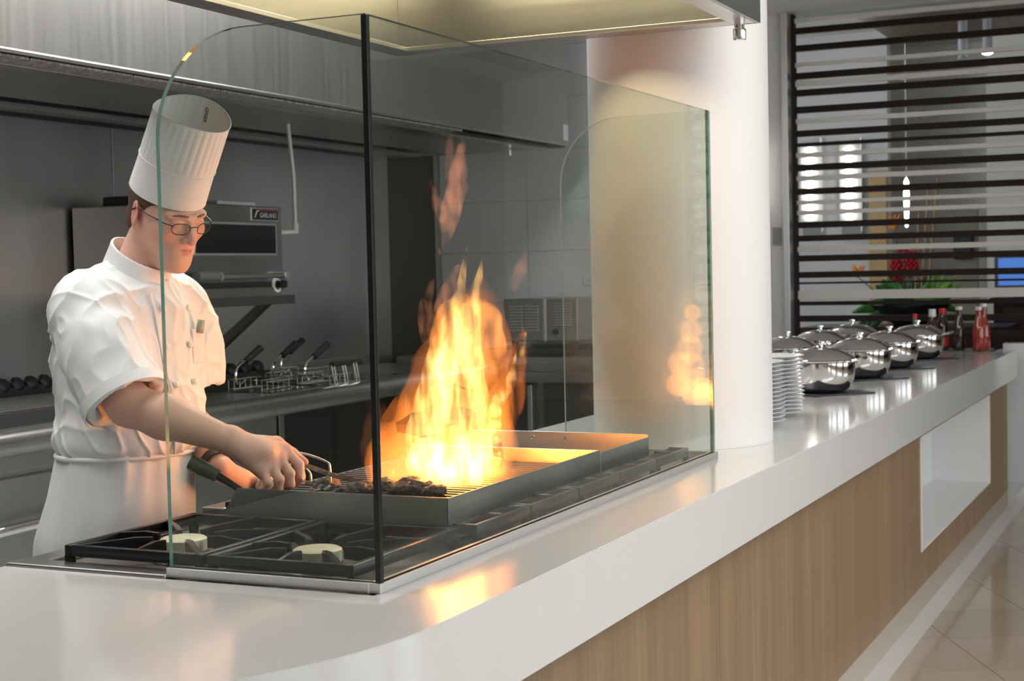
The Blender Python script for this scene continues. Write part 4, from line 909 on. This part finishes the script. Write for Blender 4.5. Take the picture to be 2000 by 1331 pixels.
# collar
nx = RH @ np.array([0, -.25, 1.0]); nx = nx*.5+np.array([0, -.12, 1])*.5
cv = Vol((.46, .80, 1.34), (.77, 1.13, 1.56), .0030)
ca_, cb_ = np.array([.613, .996, 1.395]), np.array([.613, .962, 1.492])
cv.cone(ca_, cb_, .088, .073, 0, cut=(cb_, (cb_-ca_)+np.array([0, -.030, 0])))
cv.cone(ca_-(cb_-ca_)*.6, cb_+(cb_-ca_), .078, .059, 0, 'sub'); cv.half(tuple(ca_-np.array([0, 0, .012])), (0, 0, -1)); cv.cone((.640, .80, 1.52), (.625, .915, 1.415), .038, .004, .004, 'sub')
CV, CQ = cv.mesh(); CV = smooth_verts(CV, CQ, 2); to_mesh('collar', CV, CQ, M_CLOTH, jk)
# placket, hem of sleeve, buttons, pocket with pen top
def front_y(x, z):
    m = (np.abs(JV[:, 0]-x) < .012) & (np.abs(JV[:, 2]-z) < .012); return JV[m, 1].min() if m.any() else .86
pl = [(.555+.01*k/10, 0, 1.40-.36*k/10) for k in range(11)]
MB().tube([(x, front_y(x, z)+.0005, z) for x, _, z in pl], .0028, 6).build('placket_edge', M_CLOTH, jk, True)
for k in range(4):
    for x in (.575, .66):
        z = 1.365-.085*k; MB().lathe([(0, 0), (.007, .001), (.008, .004), (.005, .007), (0, .008)], seg=14, M=Matrix.Translation((x, front_y(x, z)+.001, z)) @ Matrix.Rotation(math.pi/2, 4, 'X')).build('knot_button', M_PAPER, jk, True)
e, nrm, d, S = sR
band(e-nrm*.004, nrm, .0945, .026, .003, 'sleeve_hem', M_CLOTH, jk)
z = 1.285; x = .70; y = front_y(x, z); bx('pen_pocket', x-.022, x+.022, y-.004, y+.006, z-.05, z+.03, M_CLOTH, jk, .003)
MB().tube([(x, y-.006, z+.02), (x+.004, y-.010, z+.05)], .009, 10).build('pocket_thermometer', mat('grey_tag', (.40, .42, .36), .5), jk, True)
# --- apron skirt, trousers, shoes
def apron():
    seg, rows = 120, 34; V, F = [], []
    for i in range(rows+1):
        t = i/rows; z = 1.045-.60*t; a = .160+.032*min(1, t*3)-.01*t; b = .145+.045*min(1, t*2.4); cy = 1.012+.035*min(1, t*3)
        for k in range(seg):
            th = 2*math.pi*k/seg; f = .0055*math.sin(7*th+2*math.sin(3*th))*min(1, t*2)+.007*mnoise.noise(Vector((math.cos(th)*4, math.sin(th)*4, z*5)))+.006*max(0, 1-t*4)*mnoise.noise(Vector((math.cos(th)*14, math.sin(th)*14, 2)))
            V.append(((a+f)*math.cos(th)+.600, (b+f)*math.sin(th)+cy, z))
    for i in range(rows):
        for k in range(seg):
            p, q = i*seg+k, i*seg+(k+1) % seg; F.append((p, p+seg, q+seg, q))
    me = bpy.data.meshes.new('apron'); me.from_pydata(V, [], F); me.update(); o = link('apron', me, M_APRON, ps, True); sm = o.modifiers.new('thick', 'SOLIDIFY'); sm.thickness = .003; return o
ap = apron()
MB().tube([(.600+.164*math.cos(a), 1.014+.149*math.sin(a), 1.036) for a in [2*math.pi*k/60 for k in range(61)]], .006, 8).build('apron_tie', M_APRON, ap, True)
tv = Vol((.36, .86, .05), (.84, 1.30, 1.02), .008)
tv.ell((.60, 1.04, .90), (.155, .14, .12), 0)
for x in (.52, .69): tv.cone((x, 1.05, .86), (x, 1.05, .12), .088, .070, .05)
TV, TQ = tv.mesh(); to_mesh('trousers', smooth_verts(TV, TQ, 2), TQ, mat('trouser_grey', (.50, .52, .56), .85), ps)
for x in (.52, .69):
    sv = Vol((x-.08, .85, -.01), (x+.08, 1.20, .16), .006); sv.cone((x, 1.10, .055), (x, .95, .04), .05, .042, 0); sv.cone((x, 1.09, .06), (x, 1.085, .12), .05, .045, .02); sv.half((0, 0, .002), (0, 0, -1))
    SV_, SQ_ = sv.mesh(); to_mesh('shoe', smooth_verts(SV_, SQ_, 1), SQ_, M_BLACK, ps)
dW = (WRL-ELL_)/np.linalg.norm(WRL-ELL_)
wt = band(WRL-dW*.030, dW, .0325, .022, .004, 'wristwatch', M_BLACK, ps)
# --- things in the hands
tg = thing('tongs', 'long stainless steel tongs gripped in the right hand over the grill', 'tongs', tuple(atd(580, 910, 3.25)))
p1 = spline([atd(500, 880, 3.24), atd(566, 898, 3.272), atd(640, 925, 3.30), atd(725, 948, 3.32)]); p2 = spline([atd(500, 884, 3.235), atd(572, 934, 3.245), atd(620, 949, 3.26), atd(690, 967, 3.30)])
def strap(pts, w, t, name):
    bm = bmesh.new(); rows = []
    for i, p in enumerate(pts):
        d = pts[min(i+1, len(pts)-1)]-pts[max(i-1, 0)]; d = d/np.linalg.norm(d); s = np.cross(d, CF); s /= np.linalg.norm(s); s = s*.5+np.array([0, 0, .5])*np.sign(s[2] or 1); s /= np.linalg.norm(s); n_ = np.cross(d, s)
        rows.append([bm.verts.new(p+s*a*w/2+n_*b*t/2) for a, b in ((-1, -1), (1, -1), (1, 1), (-1, 1))])
    for a, b in zip(rows, rows[1:]):
        for k in range(4): bm.faces.new((a[k], a[(k+1) % 4], b[(k+1) % 4], b[k]))
    bm.faces.new(rows[0]); bm.faces.new(rows[-1]); bmesh.ops.recalc_face_normals(bm, faces=bm.faces); me = bpy.data.meshes.new(name); bm.to_mesh(me); bm.free(); return link(name, me, M_CHROME, tg)
strap(p1, .011, .002, 'tong_arm'); strap(p2, .011, .002, 'tong_arm')
MB().tube([tuple(p1[0]), tuple(p2[0])], .009, 10).build('pivot', M_CHROME, tg, True)
gw = thing('grill_rack', 'bent wire grill rack with two upright loops standing on the grill bars', 'rack', (.62, .52, .96))
for a in (((578, 884), (605, 890), (636, 902), (644, 912), (646, 950)), ((560, 908), (590, 913), (602, 920), (607, 932), (607, 962))):
    MB().tube(spline([atd(x, y, 3.31) for x, y in a]), .0028, 8).build('wire_loop', mat('rack_wire', (.62, .61, .60), .25, 1.0), gw, True)
MB().tube([tuple(atd(646, 950, 3.31)), tuple(atd(607, 962, 3.31))], .0028, 8).build('cross_wire', MATS['rack_wire'], gw, True)
ut = thing('grill_scraper', 'grill scraper with thick olive rubber grip leaning on the broiler wall', 'scraper', (.42, .68, 1.0))
a, b, c = ony(372, 903, .70), ony(425, 930, .645), ony(470, 958, .60)
MB().tube([tuple(a), tuple(a*.6+b*.4), tuple(b)], [.0155, .017, .0135], 16).build('grip', mat('olive_rubber', (.055, .060, .035), .55), ut, 'auto')
MB().tube([tuple(b), tuple(c), tuple(c+(c-b)*1.6)], [.0085, .007, .006], 10).build('shaft', mat('dark_shaft', (.10, .09, .08), .25, .9), ut, 'auto')
e2 = c+(c-b)*1.6; MB().box(-.03, .03, -.02, .02, -.002, .002, .001, M=Matrix.Translation(e2) @ Matrix.Rotation(.6, 4, 'Z') @ Matrix.Rotation(-.5, 4, 'Y')).build('blade', M_STEEL, ut)
wv = Vol((.62, .60, .90), (.86, .84, 1.04), .003)
wc = atd(512, 944, 3.58)
for k, (a_, b_, c_, r) in enumerate(((0, 0, 0, .020), (.012, -.012, .012, .013), (-.008, -.010, .010, .014), (.01, .012, -.012, .016), (.016, -.004, -.006, .014))): wv.ell(wc+np.array([a_, b_, c_]), (r, r*.8, r*.9), .006)
WV, WQ = wv.mesh()
wd_ = to_mesh('cloth_wad', smooth_verts(WV, WQ, 2), WQ, M_CLOTH, None); tag(wd_, 'crumpled white cloth pinched in the left hand above the range rim', 'cloth')
# ------------------------------------------------------------------ fire
def fire_mat(name, col, strength, streak=(34, 34, 6), lo=.44, hi=.60, floor_=.04):
    m = bpy.data.materials.new(name); m.use_nodes = True; nt = m.node_tree; nt.nodes.clear(); out = nt.nodes.new('ShaderNodeOutputMaterial')
    em = nt.nodes.new('ShaderNodeEmission'); em.inputs[0].default_value = (*col, 1)
    if streak:
        tc = nt.nodes.new('ShaderNodeTexCoord'); mp = nt.nodes.new('ShaderNodeMapping'); mp.inputs['Scale'].default_value = streak; mp.inputs['Rotation'].default_value = (.15, -.2, 0)
        n = nt.nodes.new('ShaderNodeTexNoise'); n.inputs['Scale'].default_value = 1; n.inputs['Detail'].default_value = 2; n.inputs['Distortion'].default_value = .6
        mr = nt.nodes.new('ShaderNodeMapRange'); mr.inputs[1].default_value = lo; mr.inputs[2].default_value = hi; mr.inputs[3].default_value = strength*floor_; mr.inputs[4].default_value = strength
        nt.links.new(tc.outputs['Object'], mp.inputs[0]); nt.links.new(mp.outputs[0], n.inputs[0]); nt.links.new(n.outputs[0], mr.inputs[0]); nt.links.new(mr.outputs[0], em.inputs[1])
        m.cycles.volume_step_rate = .25
    else: em.inputs[1].default_value = strength
    nt.links.new(em.outputs[0], out.inputs['Volume']); return m
F_CORE = fire_mat('flame_core', (1, .50, .14), 50); F_MID = fire_mat('flame_mid', (1, .31, .05), 34); F_OUT = fire_mat('flame_outer', (1, .22, .03), 22)
F_PALE = fire_mat('flame_pale', (1, .34, .15), 14, (34, 34, 8)); F_GLOW = fire_mat('flame_glow', (1, .25, .04), 8.5, (9, 9, 5), .35, .65, .2); F_WISP = fire_mat('flame_wisp', (1, .33, .14), 5.0, None)
F_SMOKE = fire_mat('smoke_glow', (1, .30, .08), 2.6, (12, 12, 6), .4, .6, .1)  # smoky haze beside the fire; its fire-lit look is put in as emission
F_GLOW2 = fire_mat('flame_glow_low', (1, .24, .035), 13, (11, 11, 6), .36, .62, .25)
fl_ = thing('grill_flames', 'tall orange and yellow flames leaping up from the charbroiler', 'fire', (.75, .3, .96))
K0 = 3.56/FPX
def tongue(pts, m, dep=3.56, seed=0, flat=.75, amp=.25, n=6):
    P = spline([(x, y, r) for x, y, r in pts], n); seg = 18; bm = bmesh.new(); rows = []
    ctr = [atd(p[0], p[1], dep-.27*min(1, max(0, (p[1]-880)/85))+.03*math.sin(i*.4+seed)) for i, p in enumerate(P)]
    for i, p in enumerate(P):
        d = ctr[min(i+1, len(P)-1)]-ctr[max(i-1, 0)]; d /= np.linalg.norm(d); s = np.cross(d, CF); s /= np.linalg.norm(s); w = np.cross(s, d); r = max(p[2], .8)*K0
        row = []
        for k in range(seg):
            a = 2*math.pi*k/seg; nn = 1+amp*mnoise.noise(Vector((math.cos(a)*1.1+seed*3.1, math.sin(a)*1.1, i*.22)))
            row.append(bm.verts.new(ctr[i]+(s*math.cos(a)+w*math.sin(a)*flat)*r*nn))
        rows.append(row)
    for a, b in zip(rows, rows[1:]):
        for k in range(seg): bm.faces.new((a[k], a[(k+1) % seg], b[(k+1) % seg], b[k]))
    bm.faces.new(rows[0][::-1]); bm.faces.new(rows[-1]); bmesh.ops.recalc_face_normals(bm, faces=bm.faces)
    me = bpy.data.meshes.new('flame_tongue'); bm.to_mesh(me); bm.free(); return link('flame_tongue', me, m, fl_, True)
tongue([(858, 962, 130), (862, 905, 138), (880, 830, 124), (905, 740, 104), (925, 660, 76), (935, 590, 42), (940, 535, 3)], F_GLOW, seed=1)
tongue([(800, 960, 46), (782, 905, 58), (775, 850, 44), (782, 800, 26), (790, 760, 2)], F_GLOW2, 3.58, 2)
tongue([(850, 962, 60), (880, 935, 85), (920, 900, 75), (950, 850, 55), (965, 790, 30), (975, 740, 2)], F_GLOW2, 3.58, 33)
tongue([(800, 962, 60), (765, 905, 60), (745, 850, 44), (735, 800, 22), (730, 760, 2)], F_SMOKE, 3.60, 31)
tongue([(905, 950, 34), (900, 895, 58), (893, 820, 66), (893, 745, 55), (902, 680, 40), (915, 620, 24), (932, 560, 12), (942, 503, 1)], F_CORE, 3.56, 3)
tongue([(858, 950, 26), (838, 890, 40), (838, 820, 42), (855, 745, 36), (868, 690, 28), (885, 620, 20), (900, 560, 11), (913, 478, 1)], F_CORE, 3.54, 4)
tongue([(815, 945, 8), (808, 890, 18), (822, 835, 26), (850, 780, 22), (875, 720, 8)], F_CORE, 3.52, 5)
tongue([(930, 935, 10), (945, 880, 26), (955, 820, 28), (950, 760, 26), (955, 700, 18), (968, 650, 1)], F_MID, 3.58, 6)
tongue([(955, 870, 1), (975, 855, 9), (965, 825, 12), (968, 795, 14), (985, 765, 13), (1005, 725, 11), (1018, 680, 8), (1030, 640, 1)], F_CORE, 3.55, 7, n=8)
tongue([(900, 940, 50), (935, 880, 62), (975, 815, 40), (998, 750, 30), (1012, 690, 18), (1024, 640, 2)], F_OUT, 3.58, 8)
tongue([(850, 700, 12), (880, 640, 36), (910, 610, 40), (940, 640, 44), (960, 690, 30), (965, 740, 8)], F_MID, 3.57, 9)
tongue([(840, 690, 10), (838, 650, 20), (832, 600, 14), (842, 560, 7), (850, 530, 1)], F_PALE, 3.58, 10)
tongue([(868, 700, 10), (862, 640, 18), (870, 590, 20), (890, 540, 14), (905, 510, 6), (915, 470, 1)], F_PALE, 3.54, 11)
tongue([(858, 498, 2), (868, 465, 13), (878, 425, 20), (888, 385, 22), (895, 340, 19), (900, 300, 12), (905, 268, 2)], F_PALE, 3.56, 12)
tongue([(878, 460, 2), (862, 420, 12), (852, 390, 10), (842, 360, 6), (834, 330, 1)], F_PALE, 3.57, 13)
tongue([(880, 400, 3), (880, 340, 10), (878, 290, 9), (882, 250, 2)], F_WISP, 3.56, 14)
tongue([(1000, 572, 2), (1012, 540, 14), (1020, 515, 12), (1030, 480, 1)], F_WISP, 3.56, 15)
tongue([(1010, 640, 2), (985, 720, 10), (1000, 690, 12), (1018, 650, 2)], F_WISP, 3.58, 16)
for k, (x0, y0, x1, y1, w) in enumerate(((790, 940, 830, 850, 8), (835, 950, 862, 860, 11), (880, 955, 890, 860, 12), (925, 945, 930, 840, 10), (955, 935, 975, 880, 9), (768, 930, 790, 880, 6), (905, 850, 925, 700, 12), (870, 800, 900, 650, 10))):
    tongue([(x0, y0, 1), (x0*.7+x1*.3-4, y0*.7+y1*.3, w), (x0*.3+x1*.7+4, y0*.3+y1*.7, w*.8), (x1, y1, 1)], F_CORE, 3.50+.01*k, 20+k)
FL = [(935, 932, 3.40, .045, 3.0), (880, 935, 3.36, .045, 2.6), (840, 930, 3.36, .035, 1.6), (912, 905, 3.50, .050, 2.4), (868, 900, 3.50, .048, 2.2), (842, 868, 3.55, .040, 1.5), (902, 862, 3.56, .052, 2.0), (940, 870, 3.56, .036, 1.2),
      (895, 815, 3.56, .052, 1.8), (858, 805, 3.56, .040, 1.2), (896, 762, 3.56, .046, 1.4), (905, 712, 3.56, .038, 1.0), (915, 660, 3.56, .028, .6)]
for x, y, d, r, e in FL:      # light given off by the burning core
    l = bpy.data.lights.new('fire_light', 'POINT'); l.energy = e*.7; l.color = (1, .28, .04); l.shadow_soft_size = r
    o = bpy.data.objects.new('fire_light', l); COL.objects.link(o); o.location = atd(x, y, d)
